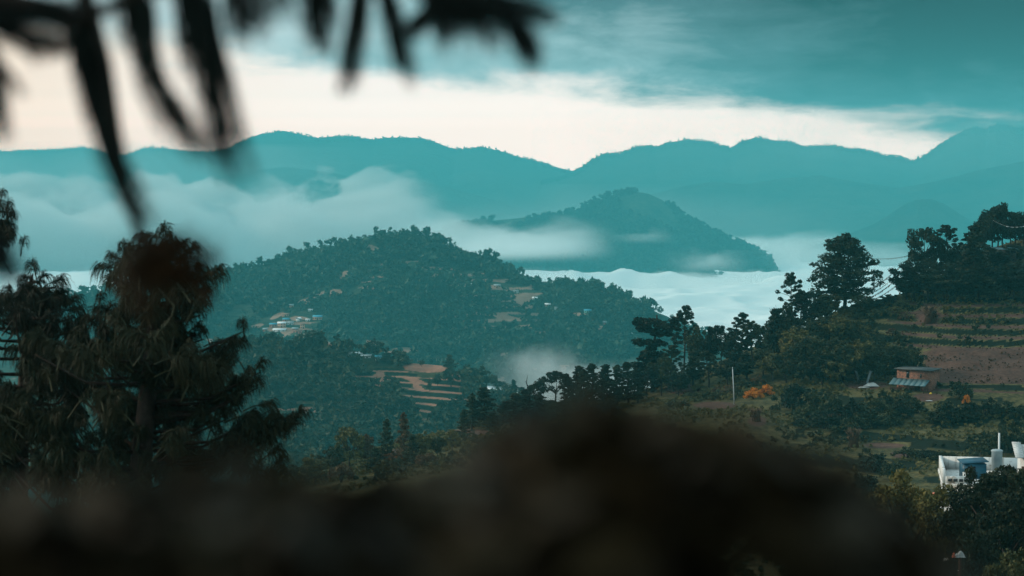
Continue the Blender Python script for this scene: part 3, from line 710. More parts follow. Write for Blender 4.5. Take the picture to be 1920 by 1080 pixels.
for i, (px, yt, yb, wd_) in enumerate(((1560, 545, 592, 50), (1618, 548, 590, 46), (1538, 560, 600, 46), (1462, 612, 690, 60), (1490, 610, 705, 66), (1520, 618, 712, 70), (1550, 625, 715, 66), (1580, 630, 716, 66), (1610, 632, 715, 60), (1640, 645, 715, 50), (1690, 640, 705, 56), (1715, 650, 708, 40), (1450, 660, 715, 56), (1475, 655, 718, 56), (1540, 660, 722, 60), (1505, 665, 722, 60), (1570, 668, 722, 56), (1660, 655, 712, 44), (1600, 660, 716, 56), (1535, 590, 660, 60), (1565, 585, 655, 60), (1595, 592, 650, 44), (1480, 590, 660, 56))):
    tree_px('leafy_bush', px, yt, yb, wd_, 'round', 60 + i % 5, L_MID if i % 4 else L_OLIVE, lab, 'bush', group='bush belt across the hillside', sink=0.8)
lab = 'low dark shrub on the field bank below the brick shed'
for i, (px, yt, yb, wd_) in enumerate(((1500, 705, 770, 60), (1530, 722, 785, 64), (1560, 732, 795, 64), (1590, 740, 800, 60), (1620, 738, 798, 64), (1650, 735, 790, 60), (1680, 732, 782, 56), (1700, 728, 775, 44), (1515, 748, 795, 50), (1545, 760, 804, 56), (1600, 765, 806, 56), (1640, 765, 803, 60), (1480, 716, 766, 36), (1720, 742, 775, 36), (1670, 760, 795, 50), (1780, 742, 785, 56), (1820, 745, 785, 56), (1765, 762, 790, 50), (1850, 740, 780, 50), (1890, 745, 780, 60), (1800, 705, 745, 40), (1500, 780, 800, 36))):
    tree_px('shrub', px, yt, yb, wd_, 'shrub', 70 + i % 5, L_MID if i % 3 else L_DARK, lab, 'shrub', group='shrubs below the shed', parts=('stem', 'foliage'), sink=0.2)
lab = 'scrubby bush on the lower olive field by the white house'
for i, (px, yt, yb, wd_) in enumerate(((1640, 845, 885, 60), (1672, 860, 900, 50), (1700, 835, 860, 50), (1740, 838, 862, 50), (1775, 842, 868, 56), (1860, 800, 850, 60), (1895, 795, 850, 64), (1920, 800, 850, 50), (1840, 830, 860, 44), (1620, 880, 925, 60), (1650, 900, 950, 60))):
    tree_px('shrub', px, yt, yb, wd_, 'shrub', 75 + i % 4, L_MID if i % 3 else L_DARK, lab, 'shrub', group='bushes near the white house', parts=('stem', 'foliage'))
lab = 'tuft of olive scrub on the grassy terrace edge'
for i in range(46):
    px = RNG.uniform(1560, 1700) if i < 24 else RNG.uniform(1220, 1500); yb = RNG.uniform(570, 660) if i < 24 else RNG.uniform(715, 775)
    tree_px('scrub_bush', px, yb - RNG.uniform(10, 22), yb, RNG.uniform(18, 34), 'shrub', 80 + i % 4, (L_OLIVE, L_MID, L_DRY)[i % 3] if i % 5 else L_OLIVE, lab, 'shrub', group='olive scrub on the terrace edges', parts=('stem', 'foliage'))
lab = 'olive leaved tree at the foot of the slope above the blurred bush'
for i, (px, yt, yb, wd_, kd, lf) in enumerate(((655, 797, 890, 56, 'round', L_OLIVE), (758, 772, 870, 24, 'narrow', L_DRY), (727, 786, 868, 24, 'narrow', L_MID), (795, 806, 868, 34, 'round', L_OLIVE), (848, 803, 850, 28, 'round', L_OLIVE), (690, 812, 880, 36, 'round', L_DRY), (620, 835, 900, 50, 'round', L_MID), (590, 850, 910, 50, 'round', L_OLIVE), (640, 850, 905, 40, 'shrub', L_DRY), (705, 838, 882, 34, 'narrow', L_MID), (775, 815, 872, 24, 'narrow', L_MID), (820, 815, 862, 30, 'round', L_MID), (880, 815, 850, 30, 'shrub', L_OLIVE), (910, 815, 845, 40, 'shrub', L_MID), (950, 808, 835, 36, 'shrub', L_MID), (560, 868, 925, 56, 'round', L_MID), (540, 890, 940, 50, 'round', L_OLIVE), (760, 842, 875, 40, 'shrub', L_MID), (720, 858, 890, 40, 'shrub', L_OLIVE), (800, 842, 872, 40, 'shrub', L_DRY), (1000, 790, 815, 36, 'shrub', L_OLIVE), (1050, 782, 805, 40, 'shrub', L_MID))):
    tree_px('slope_tree', px, yt, yb, wd_, kd, 85 + i % 4, lf, lab, group='olive trees at the slope foot')
tree_px('flowering_bush', 1412, 724, 748, 34, 'shrub', 90, L_ORANGE, 'low bush covered in bright orange flowers, larger of the two near the utility pole', 'bush', parts=('stem', 'foliage'))
tree_px('flowering_bush', 1438, 719, 742, 30, 'shrub', 91, L_ORANGE, 'smaller orange flowering bush just upslope of the larger one', 'bush', parts=('stem', 'foliage'))
tree_px('flowering_bush', 1812, 738, 760, 14, 'shrub', 91, L_ORANGE, 'little yellow orange bush on the field bank past the brick shed', 'bush', parts=('stem', 'foliage'))
tree_px('maize_sheaf', 1566, 778, 800, 26, 'stook', 92, L_DRY, 'brown sheaf of dry maize stalks close under the bush belt', 'sheaf', parts=('stalks', 'dry_leaves'))
tree_px('maize_sheaf', 1600, 805, 838, 32, 'stook', 93, L_DRY, 'largest brown maize sheaf standing at the open field edge', 'sheaf', parts=('stalks', 'dry_leaves'))
tree_px('maize_sheaf', 1744, 576, 606, 36, 'stook', 94, L_DRY, 'wide pale brown maize sheaf on the upper terrace', 'sheaf', parts=('stalks', 'dry_leaves'))
tree_px('maize_sheaf', 1418, 766, 790, 28, 'stook', 92, L_DRY, 'dry brown maize sheaf at the curved field bank near the pole', 'sheaf', parts=('stalks', 'dry_leaves'))

# dead snag
p = near.at(993, 762); k = p[1] / F_PX
sn = MB(); sn.tube([(0, 0, -.3), (0.0, 0, 30 * k), (-3 * k, 0, 40 * k), (-6 * k, 0, 50 * k), (-4 * k, 0, 64 * k)], [.18, .15, .11, .08, .03], 6)
sn.tube([(-1 * k, 0, 36 * k), (5 * k, 0.3, 44 * k), (9 * k, .4, 52 * k)], [.09, .06, .025], 5)
sn.tube([(-6 * k, 0, 50 * k), (-9 * k, 0, 53 * k)], [.04, .02], 4)
tag(sn.build('dead_tree', M_BARK, None, tuple(p), smooth=True), 'bare dead snag with a forked top standing before the low fog', 'dead tree')

# --- trees in front of the white house (about 90 m away) ---------------
def near_tree(px, ytop, D, wpx, kind, seed, leaf, label, group=None, name='leafy_tree', **kw):
    zb = float(np.interp(D, [22, 60, 110, 150], [-15.2, -19.5, -24, -30]))
    p = P(px, PYof(zb, D), D)
    return put_tree(name, p, Zof(ytop, D) - zb, wpx / F_PX * D, kind, seed, leaf, label, group=group, natural=NATURAL[kind], fine=0.5, **kw)
near_tree(1885, 858, 93, 215, 'round', 101, L_DARK, 'large dark leafy tree right in front of the white house', dens=1.6)
near_tree(1905, 866, 94, 170, 'round', 112, L_DARK, 'dark leafy tree between the white house and the frame edge', dens=1.4)
near_tree(1835, 868, 96, 110, 'round', 113, L_DARK, 'narrow dark treetop before the blue shelter on the roof', dens=1.4)
near_tree(1858, 868, 98, 150, 'round', 111, L_DARK, 'dark tree touching the front wall of the white house, behind the large leafy one', dens=1.4)
near_tree(1705, 864, 98, 170, 'round', 102, L_OLIVE, 'yellow green leafy tree beside the white house wall', dens=1.6)
near_tree(1800, 940, 84, 150, 'round', 103, L_DARK, 'lower dark tree leaning against the large tree before the white house', dens=1.6)
near_tree(1925, 985, 76, 150, 'round', 104, L_MID, 'green tree at the frame edge below the white garden wall', dens=1.6)
near_tree(1680, 975, 80, 170, 'round', 105, L_DARK, 'dark tree below the yellow green one', dens=1.6)
near_tree(1560, 990, 84, 150, 'round', 106, L_DARK, 'dark tree half hidden behind the blurred bush', dens=1.4)
near_tree(1760, 1040, 64, 170, 'shrub', 107, L_DARK, 'black green thicket under the trees of the white house', dens=2.0, parts=('stem', 'foliage'))
near_tree(1360, 1030, 70, 160, 'round', 109, L_MID, 'greenish treetop showing beneath the blurred bush', dens=1.4)
near_tree(778, 1000, 26, 100, 'round', 108, L_OLIVE, 'small yellow green tree glowing under the dark blurred bush', dens=2.0)

# --- spur trees: the largest as things, the others as one mass ---------
SP = 'trees on the terraced spur'
lab_d = 'dark rounded tree growing on the terraced spur in the valley'
def surf_scatter(h, n, rng, keep, j_hi=None, j_lo=0):
    ii = rng.uniform(0, len(h.px) - 1.01, n); jj = rng.uniform(j_lo, (j_hi or h.crest) - 0.01, n)
    p, soil, py, px = h.grid(ii, jj)
    k = keep(px, py, soil, p)
    return p[k], px[k], py[k]
g = np.random.default_rng(5)
KO_HILL = [(535, 610, 52, 20), (570, 606, 22, 22), (597, 603, 16, 12), (582, 585, 9, 7), (548, 580, 9, 8), (648, 518, 14, 14), (887, 538, 8, 7), (932, 545, 12, 9), (967, 552, 11, 7), (1003, 566, 10, 8), (1028, 578, 11, 8), (1043, 582, 7, 6), (1102, 590, 13, 8), (1134, 612, 8, 7), (1183, 632, 8, 8)]
KO_SPUR = [(664, 674, 24, 11), (690, 678, 20, 10), (709, 681, 10, 9), (912, 740, 30, 12), (950, 753, 22, 12), (800, 700, 46, 14)]
def keep_out(px, py, lst):
    r = np.ones(len(px), bool)
    for cx, cy, rx, ry in lst: r &= ((px - cx) / rx) ** 2 + ((py - cy) / ry) ** 2 > 1
    return r
for i, (px, yt, yb, wd_) in enumerate(((842, 665, 715, 32), (846, 690, 725, 36), (876, 682, 706, 16), (726, 662, 682, 34), (706, 668, 684, 22), (756, 656, 682, 12), (766, 668, 684, 22), (790, 674, 688, 12), (820, 700, 730, 16), (845, 752, 782, 26), (860, 740, 775, 34), (895, 692, 716, 20), (912, 705, 722, 24), (935, 712, 728, 26), (955, 718, 742, 28), (975, 726, 755, 28), (886, 700, 720, 18), (925, 700, 722, 16), (965, 712, 745, 20), (745, 735, 780, 50), (720, 740, 785, 50), (762, 745, 790, 40), (696, 745, 790, 50), (670, 750, 795, 50), (806, 710, 734, 12), (642, 652, 672, 30), (648, 640, 660, 22))):
    tree_px('valley_tree', px, yt, yb, wd_, 'round' if i % 3 else 'pine', 110 + i % 4, L_SPUR, lab_d, group=SP, surf=spur, dens=0.5, sink=0.3)
ps, px_, py_ = surf_scatter(spur, 4200, g, lambda px, py, soil, p: (soil < 0.3) & (py > 640) & (px > 120) & (px < 1100) & (fbm(p[:, 0], p[:, 1], 45, 3, 91) > -0.45) & (blob(px, py, 815, 745, 66, 44) < 0.6) & (blob(px, py, 730, 712, 60, 20) < 0.75) & keep_out(px, py, KO_SPUR))
for i in range(min(130, len(ps))):
    s_ = g.uniform(4.5, 9.0)
    put_tree('valley_tree', ps[i] - [0, 0, .3], s_, s_ * g.uniform(.7, 1.0), 'round' if i % 4 else 'narrow', 110 + i % 4, L_SPUR, lab_d, group=SP, natural=NATURAL['round'] if i % 4 else 0.5, dens=0.5)

def forest(name, pts, hgt, wid, n_cl, leaf, label, size_f, rng):
    k = len(pts); hgt = np.asarray(hgt)[:, None]; wid = np.asarray(wid)[:, None]
    C, R = [], []
    for q in range(n_cl):
        d = rng.normal(size=(k, 3)); d /= np.linalg.norm(d, axis=1, keepdims=True)
        u = rng.random((k, 1))
        cone = (rng.random((k, 1)) < 2) * 1.0
        c = pts + np.concatenate([d[:, :2] * wid * 0.42 * (1.05 - 0.6 * u), hgt * (0.30 + 0.60 * u)], 1)
        C.append(c); R.append(np.concatenate([wid * 0.26, wid * 0.26, hgt * 0.17], 1))
    C = np.concatenate(C); R = np.concatenate(R)
    V, T = leaf_tris(C, R, 9, 1.0, rng, 0.3)
    sz = np.repeat(np.repeat(np.tile(wid[:, 0] * size_f, n_cl), 9), 3)[:, None]
    Cc = np.repeat(V.reshape(-1, 3, 3).mean(1), 3, 0)
    V = Cc + (V - Cc) * sz
    return tag(obj(name, mesh_np(name, V, T, leaf)), label, 'forest', kind='stuff')

rest = ps[130:]
if len(rest): forest('woods', rest, g.uniform(3, 8, len(rest)), g.uniform(4, 7, len(rest)), 5, L_SPUR, 'scattered trees and scrub covering the terraced spur', 0.30, g)
# central hill
ph, hx_, hy_ = surf_scatter(hill, 76000, g, lambda px, py, soil, p: (soil < 0.35) & (px > 60) & (px < 1330) & (fbm(p[:, 0], p[:, 1], 34, 3, 92) > -0.34) & (py < 735) & keep_out(px, py, KO_HILL), j_lo=8)
h_ = g.uniform(3.5, 9.5, len(ph)) * (0.8 + 0.5 * (fbm(ph[:, 0], ph[:, 1], 120, 2, 93)))
h_ = np.clip(h_ * np.where(g.random(len(ph)) < .12, 1.45, .62), 1.6, 11)
forest('forest', ph, h_, h_ * g.uniform(.42, 1.15, len(ph)), 4, L_FOREST, 'forest clothing the broad hill with the hamlet', 0.34, g)
# crest trees of the central hill that one can tell apart
lab = 'tree standing out on the skyline of the broad wooded hill'
for i in range(95):
    px = g.uniform(395, 1270); j = hill.crest - g.uniform(0, 5)
    q, *_r = hill.grid(np.array([np.interp(px, hill.px, np.arange(len(hill.px)))]), np.array([j]))
    s_ = g.uniform(3.0, 7.5)
    put_tree('skyline_tree', q[0] - [0, 0, .4], s_, s_ * g.uniform(.6, .95), 'round' if i % 3 else 'pine', 110 + i % 4, L_FOREST, lab, group='skyline trees on the hill', natural=0.7, dens=0.5)
for px, yt, yb, w_ in ((832, 446, 464, 18), (883, 472, 488, 10), (1238, 573, 592, 12), (694, 440, 452, 14)):
    tree_px('skyline_tree', px, yt, yb, w_, 'round', 112, L_FOREST, {832: 'large round tree on the shoulder of the broad hill', 883: 'lone round tree on the descending crest of the broad hill', 1238: 'round treetop low on the right end of the broad hill', 694: 'round tree near the summit mast'}[px], surf=hill, dens=0.6)
# hill in the clouds, knob and far ranges: woods as masses
pm, a1, a2 = surf_scatter(midh, 16000, g, lambda px, py, soil, p: (py < 530) & (fbm(p[:, 0], p[:, 1], 130, 3, 94) > -0.35))
hm = g.uniform(5, 12, len(pm)); forest('woods', pm, hm, hm * 1.1, 2, L_FOREST, 'woods on the dark hill that rises from the cloud', 0.5, g)
for rg, nn, lb in ((range1, 5000, 'woods along the crest of the long level ridge'), (range2, 5000, 'woods along the crest of the peaked ridge')):
    pr, a1, a2 = surf_scatter(rg, nn, g, lambda px, py, soil, p: py > 0, j_lo=rg.crest - 9)
    hr = g.uniform(4, 9, len(pr)); forest('woods', pr, hr, hr * 1.0, 2, L_FOREST, lb, 0.5, g)
tree_px('dry_bush', 738, 842, 866, 44, 'shrub', 95, mat_leaf('rust dry leaves', (0.10, 0.04, 0.010), (0.26, 0.10, 0.022), (0.42, 0.18, 0.04), 2.0), 'rusty orange dry bush on the slope just above the blurred bush', 'bush', parts=('stem', 'foliage'))
# stubble on the ploughed terraces
pu, ux, uy = surf_scatter(near, 60000, g, lambda px, py, soil, p: (soil > 0.4) & (px > 1200) & (px < 2000) & (fbm(p[:, 0] * 0.6, p[:, 1] * 3.0, 3.0, 2, 99) > 0.0), j_lo=100)
hu = g.uniform(0.08, 0.32, len(pu))
forest('stubble', pu, hu, hu * 1.5, 1, L_DRY, 'dry stubble and weeds on the brown terraces', 0.45, g)
pu, ux, uy = surf_scatter(near, 26000, g, lambda px, py, soil, p: (px > -600) & (px < 2400) & (p[:, 1] > 45) & (p[:, 1] < 215) & (fbm(p[:, 0], p[:, 1], 12, 3, 98) > -0.1), j_lo=10)
hu = g.uniform(0.15, 1.0, len(pu))
forest('undergrowth', pu, hu, hu * 1.5, 2, L_MID, 'rough scrub on the slope below the viewpoint', 0.40, g)
# undergrowth on the near hillside
pu, ux, uy = surf_scatter(near, 60000, g, lambda px, py, soil, p: (soil < 0.3) & (px > 480) & (px < 2000) & (p[:, 1] > 200) & (fbm(p[:, 0], p[:, 1], 9, 3, 95) > -0.05), j_lo=60)
hu = g.uniform(0.12, 0.6, len(pu))
forest('undergrowth', pu, hu, hu * 1.4, 2, L_OLIVE, 'low scrub and tall grass over the near hillside', 0.42, g)
pu, ux, uy = surf_scatter(near, 14000, g, lambda px, py, soil, p: (soil < 0.3) & (px > 480) & (px < 2000) & (p[:, 1] > 200) & ((fbm(p[:, 0], p[:, 1], 14, 3, 97) > 0.22) | ((soil < -0.5) & (g.random(len(px)) < .5))), j_lo=60)
hu = g.uniform(0.3, 1.1, len(pu))
forest('undergrowth', pu, hu, hu * 1.4, 3, L_MID, 'darker green undergrowth in the hollows of the near hillside', 0.36, g)
# ------------------------------------------------------------------ building materials
W_WHITE, t, b = mat_new('weathered white wash')
oc = t.node('ShaderNodeTexCoord').outputs['Object']
streak = t.noise(t.scale(oc, (5.0, 5.0, 0.7)), 1.0, 5.0, 0.65); patch = t.noise(oc, 1.1, 5.0, 0.65)
cw = t.mix(t.smooth(streak, 0.50, 0.72), (0.74, 0.75, 0.73), (0.34, 0.34, 0.31))
t.put(b.inputs['Base Color'], t.mix(t.smooth(patch, 0.58, 0.70), cw, (0.30, 0.25, 0.20))); b.inputs['Roughness'].default_value = 0.85
W_PEACH = mat_rough('peach plaster', (0.50, 0.27, 0.18), (0.66, 0.40, 0.28), 0.5)
W_PINK = mat_rough('brick pink wall', (0.36, 0.15, 0.10), (0.52, 0.24, 0.17), 0.5)
W_GREEN = mat_rough('green plaster', (0.16, 0.40, 0.33), (0.24, 0.50, 0.42), 0.5)
R_WHITE = mat_rough('pale tin roof', (0.78, 0.84, 0.86), (0.90, 0.93, 0.93), 0.6, 0.45)
R_BLUE = mat_rough('blue tin roof', (0.03, 0.24, 0.36), (0.06, 0.34, 0.46), 0.6, 0.4)
R_GREY = mat_rough('grey tin roof', (0.20, 0.27, 0.29), (0.36, 0.42, 0.43), 1.5, 0.5)
R_DULL = mat_rough('dull tin sheet', (0.06, 0.13, 0.15), (0.13, 0.22, 0.24), 1.2, 0.6)
M_DKROOF = mat_rough('dark roof', (0.04, 0.05, 0.05), (0.10, 0.11, 0.11), 1.2, 0.7)
R_RUST = mat_rough('rusty roof', (0.22, 0.11, 0.07), (0.34, 0.19, 0.13), 0.8)
M_GLASS = mat_rough('dark window', (0.010, 0.016, 0.020), (0.025, 0.032, 0.036), 1.0, 0.2, spec=0.5)
M_WOOD = mat_rough('dark wood', (0.035, 0.016, 0.010), (0.075, 0.036, 0.022), 4.0)
M_METAL = mat_rough('galvanised pole', (0.42, 0.45, 0.46), (0.60, 0.62, 0.62), 3.0, 0.5)
M_TERRA = mat_rough('red painted sill', (0.42, 0.10, 0.06), (0.58, 0.20, 0.13), 3.0)
M_TANK = mat_rough('blue plastic', (0.012, 0.070, 0.11), (0.02, 0.10, 0.15), 2.0, 0.4)
M_TARP = mat_rough('pale sheet', (0.30, 0.32, 0.32), (0.55, 0.55, 0.52), 1.5, 0.6)
M_CORD = mat_rough('cord', (0.05, 0.04, 0.035), (0.10, 0.08, 0.07), 3.0)
M_FLAG = mat_rough('faded flags', (0.16, 0.10, 0.09), (0.34, 0.30, 0.28), 0.8)
M_FLAGW = mat_rough('white flags', (0.45, 0.45, 0.44), (0.7, 0.7, 0.68), 0.8)
M_THATCH = mat_rough('weathered sheet and straw', (0.30, 0.30, 0.28), (0.72, 0.72, 0.70), 6.0, 0.8, bump=0.4)
# brick with mortar and missing bricks
M_BRICK, t, b = mat_new('rough brick')
oc = t.node('ShaderNodeTexCoord').outputs['Object']
sp = t.node('ShaderNodeSeparateXYZ'); t.put(sp.inputs[0], oc)
bt = t.node('ShaderNodeTexBrick'); t.put(bt.inputs['Vector'], t.xyz(t.m('ADD', sp.outputs[0], sp.outputs[1]), sp.outputs[2], 0.0))
bt.inputs['Scale'].default_value = 2.2; bt.inputs['Mortar Size'].default_value = 0.03
bt.inputs['Color1'].default_value = (0.22, 0.085, 0.05, 1); bt.inputs['Color2'].default_value = (0.40, 0.17, 0.10, 1); bt.inputs['Mortar'].default_value = (0.12, 0.07, 0.05, 1)
nb = t.noise(oc, 3.6, 5.0, 0.7)
t.put(b.inputs['Base Color'], t.mix(t.smooth(nb, 0.48, 0.62), bt.outputs[0], (0.085, 0.045, 0.03)))
b.inputs['Roughness'].default_value = 0.9

def house(name, base, w, d, h, rz, wall, roof, label, kind='gable', rise=None, over=0.35, nwin=3, storeys=1, group=None, cat='house', chim=False):
    """walls with openings on the front (-y), a door, and a roof"""
    root = obj(name, None, None, tuple(base), rz)
    tag(root, label, cat, group)
    m = MB(); m.box(-w / 2, w / 2, -d / 2, d / 2, -1.5, h); wl = m.build('wall', wall, root)
    rise = (0.28 * d if kind == 'gable' else 0.12 * d) if rise is None else rise
    r = MB(); t_ = 0.10
    if kind == 'gable':
        g = MB(); x = w / 2 - 0.003
        g.add([(-x, -d / 2, h), (-x, d / 2, h), (-x, 0, h + rise), (x, -d / 2, h), (x, d / 2, h), (x, 0, h + rise)], [(0, 1, 4, 3)], [(0, 2, 1), (3, 4, 5)])
        g.build('gable', wall, root)
        e = rise / (d / 2) * over
        for s_ in (-1, 1):
            r.slab([(-w / 2 - over, s_ * (d / 2 + over), h - e + t_), (w / 2 + over, s_ * (d / 2 + over), h - e + t_), (w / 2 + over, 0, h + rise + t_), (-w / 2 - over, 0, h + rise + t_)], t_)
    elif kind == 'shed':
        r.slab([(-w / 2 - over, -d / 2 - over, h + 0.02 + t_), (w / 2 + over, -d / 2 - over, h + 0.02 + t_), (w / 2 + over, d / 2 + over, h + rise + t_), (-w / 2 - over, d / 2 + over, h + rise + t_)], t_)
    else:
        r.box(-w / 2 - over, w / 2 + over, -d / 2 - over, d / 2 + over, h + 0.003, h + 0.25)
    r.build('roof', roof, root)
    sh = h / storeys
    for s_ in range(storeys):
        for i in range(nwin):
            x = (i + 0.5) / nwin * w - w / 2; z = s_ * sh + sh * 0.38
            q = MB()
            if s_ == 0 and i == nwin // 2:
                q.box(x - .5, x + .5, -d / 2 - .04, -d / 2 + .1, 0, min(2.0, sh * .75)); q.build('door', M_WOOD, root)
            else:
                q.box(x - .45, x + .45, -d / 2 - .05, -d / 2 + .1, z, z + sh * .36); q.build('window', M_GLASS, root)
    return root

def house_px(px, py, wpx, hpx, wall, roof, label, surf=None, name='house', rz=0.0, **kw):
    p = (surf or hill).at(px, py); k = p[1] / F_PX
    return house(name, p + np.array([0, wpx * k * .3, 0]), wpx * k, max(3.0, wpx * k * .6), hpx * k, rz, wall, roof, label, **kw)

# hamlet on the broad hill
for a_ in ((512, 614, 13, 6, W_PINK, R_BLUE, 'pink house with bright blue roof at the left of the hamlet', dict(kind='gable', storeys=1)),
           (528, 614, 15, 8, W_PEACH, R_WHITE, 'tallest peach house with a white roof in the hamlet', dict(kind='gable', storeys=2)),
           (523, 622, 24, 3.5, W_WHITE, R_WHITE, 'long low white shed in front of the hamlet', dict(kind='shed')),
           (553, 620, 11, 4, W_PINK, R_GREY, 'brick pink house under a grey roof behind the flat red block', dict(kind='gable')),
           (557, 626, 17, 6, W_PINK, R_RUST, 'flat red brown block low in the hamlet', dict(kind='flat')),
           (567, 616, 8, 8, W_PEACH, R_RUST, 'narrow peach tower house at the right of the hamlet', dict(kind='flat', storeys=2, nwin=2)),
           (544, 609, 12, 4, W_WHITE, R_GREY, 'white house with grey tin roof in the middle of the hamlet', dict(kind='gable')),
           (560, 602, 11, 5, W_WHITE, R_WHITE, 'white gabled house at the top of the hamlet', dict(kind='gable', rz=1.2)),
           (595, 600, 17, 6, W_PEACH, R_BLUE, 'cream colonnaded building with blue roof, alone right of the hamlet', dict(kind='gable', nwin=5)),
           (536, 602, 12, 3.5, W_PINK, R_BLUE, 'small blue roofed house behind the tallest peach house', dict(kind='gable')),
           (577, 602, 8, 3, W_WHITE, R_WHITE, 'tiny white hut between the hamlet and the colonnaded building', dict(kind='shed', nwin=2)),
           (535, 593, 13, 3.5, W_PEACH, R_RUST, 'brown roofed farmhouse on the bare patch above the hamlet', dict(kind='gable')),
           (582, 583, 8, 2.5, W_WHITE, R_WHITE, 'small pale roof in the trees above the colonnaded building', dict(kind='shed', nwin=2)),
           (546, 576, 8, 4, W_PEACH, R_GREY, 'little house at the foot of the pale field', dict(kind='gable', nwin=2)),
           (497, 621, 8, 4, W_PINK, R_GREY, 'lone pinkish hut at the outer edge of the hamlet', dict(kind='gable', nwin=2)),
           (648, 521, 10, 3, W_PEACH, R_RUST, 'peach building under the landslip high on the broad hill', dict(kind='flat', nwin=3)),
           (887, 535, 7, 2.5, W_WHITE, R_WHITE, 'highest white hut on the flank of the broad hill', dict(kind='shed', nwin=2)),
           (932, 540, 12, 5, W_PEACH, R_GREY, 'grey roofed house above the upper terraces of the flank', dict(kind='gable')),
           (967, 548, 10, 3, W_WHITE, R_GREY, 'low house with long grey roof on the flank', dict(kind='shed')),
           (1003, 562, 9, 3.5, W_WHITE, R_WHITE, 'white roofed house just above the small brown terraces', dict(kind='gable')),
           (1027, 574, 10, 3.5, W_PEACH, R_WHITE, 'white roofed house below the small brown terraces', dict(kind='gable')),
           (1043, 579, 6, 2.5, W_WHITE, R_GREY, 'tiny shed beside the white roofed house on the flank', dict(kind='shed', nwin=2)),
           (1102, 586, 13, 4, W_GREEN, R_BLUE, 'teal roofed long house on the right flank', dict(kind='gable')),
           (1134, 608, 7, 4, W_PINK, R_GREY, 'small pink house low on the right flank', dict(kind='gable', nwin=2)),
           (1183, 628, 4, 3, W_WHITE, R_WHITE, 'lowest white hut on the right flank by the tall pine', dict(kind='shed', nwin=1))):
    house_px(*a_[:7], group='houses on the broad hill', **a_[7])
# houses on the spur
for a_ in ((664, 668, 30, 4.5, W_WHITE, R_WHITE, 'long low building with white roof at the head of the spur', dict(kind='shed', nwin=6)),
           (686, 671, 18, 4, W_WHITE, R_WHITE, 'second long white roof just below the longest one', dict(kind='shed', nwin=4)),
           (709, 676, 10, 6, W_WHITE, R_BLUE, 'small white house with blue roof at the end of the long white roofs', dict(kind='gable', nwin=2)),
           (927, 736, 19, 8, W_GREEN, R_WHITE, 'green walled house with wide white roof at the tip of the spur', dict(kind='gable', nwin=3, over=.9)),
           (900, 737, 13, 5, W_WHITE, R_GREY, 'low white house left of the green walled one', dict(kind='shed')),
           (954, 744, 17, 7, W_WHITE, R_BLUE, 'blue roofed house behind the colonnaded white one', dict(kind='gable')),
           (948, 750, 24, 6, W_WHITE, R_WHITE, 'white house with a long pillared veranda at the tip of the spur', dict(kind='shed', nwin=6))):
    house_px(*a_[:7], surf=spur, group='houses on the spur', **a_[7])
# blue roofed hut on the knoll
p = near.at(1884, 482); p = P(1884, 478, p[1] - 3.0)
house('hut', p, 3.4, 2.4, 1.0, 0.1, mat_rough('mud wall', (.05, .05, .04), (.10, .09, .08), 1.0), R_DULL, 'small hut with a blue tin roof under the grove on the knoll', kind='shed', over=.3, cat='hut')

# --- brick shed with lean-to -------------------------------------------
p = near.at(1716, 735); k = p[1] / F_PX
root = obj('brick_shed', None, None, (p[0], p[1] + 1.2, p[2]), math.radians(-38))
tag(root, 'rough brick shed with a dark flat roof and grey tin lean-to', 'shed')
wv, dv_, hv = 70 * k, 3.0, 40 * k
m = MB(); m.box(-wv / 2, wv / 2, 0, dv_, -1.0, hv); m.build('wall', M_BRICK, root)
m = MB(); m.slab([(-wv / 2 - .35, -.35, hv + .12), (wv / 2 + .3, -.35, hv + .12), (wv / 2 + .3, dv_ + .3, hv + .22), (-wv / 2 - .35, dv_ + .3, hv + .22)], .1); m.build('roof', M_DKROOF, root)
m = MB()
for i in range(7):
    x0 = -wv / 2 - .55 + i * (wv + .4) / 7; z = .006 * (i % 2)
    m.slab([(x0, -1.6, hv * .32 + z), (x0 + (wv + .4) / 7 + .03, -1.6, hv * .32 + z), (x0 + (wv + .4) / 7 + .03, -.01, hv * .58 + z), (x0, -.01, hv * .58 + z)], .04)
m.build('lean_to_roof', R_DULL, root)
for x in (-wv / 2 - .3, 0, wv / 2 - .4):
    m = MB(); m.tube([(x, -1.5, -.8), (x, -1.5, hv * .31)], .06, 6); m.build('post', M_WOOD, root)
m = MB(); m.box(-wv * .22, -wv * .22 + .42, -.04, .1, hv * .62, hv * .95); m.build('window', M_GLASS, root)
m = MB(); m.box(wv * .18, wv * .18 + .3, -.04, .1, hv * .66, hv * .84); m.build('window', M_GLASS, root)
m = MB(); m.box(wv * .05, wv * .05 + .8, -.05, .1, 0, hv * .5); m.build('door', M_WOOD, root)

def ground_px(px, py, up=0.0): return near.at(px, py) + np.array([0, 0, up])
def crumple(px, py, w, d, h, seed):
    g = np.random.default_rng(seed); x, y = np.meshgrid(np.linspace(-.5, .5, 9), np.linspace(-.5, .5, 7))
    z = h * np.clip(1 - (np.abs(x * 2) ** 2.5) - (np.abs(y * 2) ** 2.5), 0, 1) * (0.6 + .5 * g.random(x.shape)) + 0.04
    x = x + g.normal(0, .02, x.shape); V = np.stack([x * w, y * d, z], -1).reshape(-1, 3)
    a = (np.arange(6)[:, None] * 9 + np.arange(8)[None, :]).ravel()
    return mesh_np('sheet', V, np.stack([a, a + 1, a + 10, a + 9], -1), None)
def sheet(name, px, py, w, d, h, mat, label, cat, seed, rz=0.0):
    me = crumple(px, py, w, d, h, seed); me.materials.append(mat)
    return tag(obj(name, me, None, tuple(ground_px(px, py)), rz), label, cat)
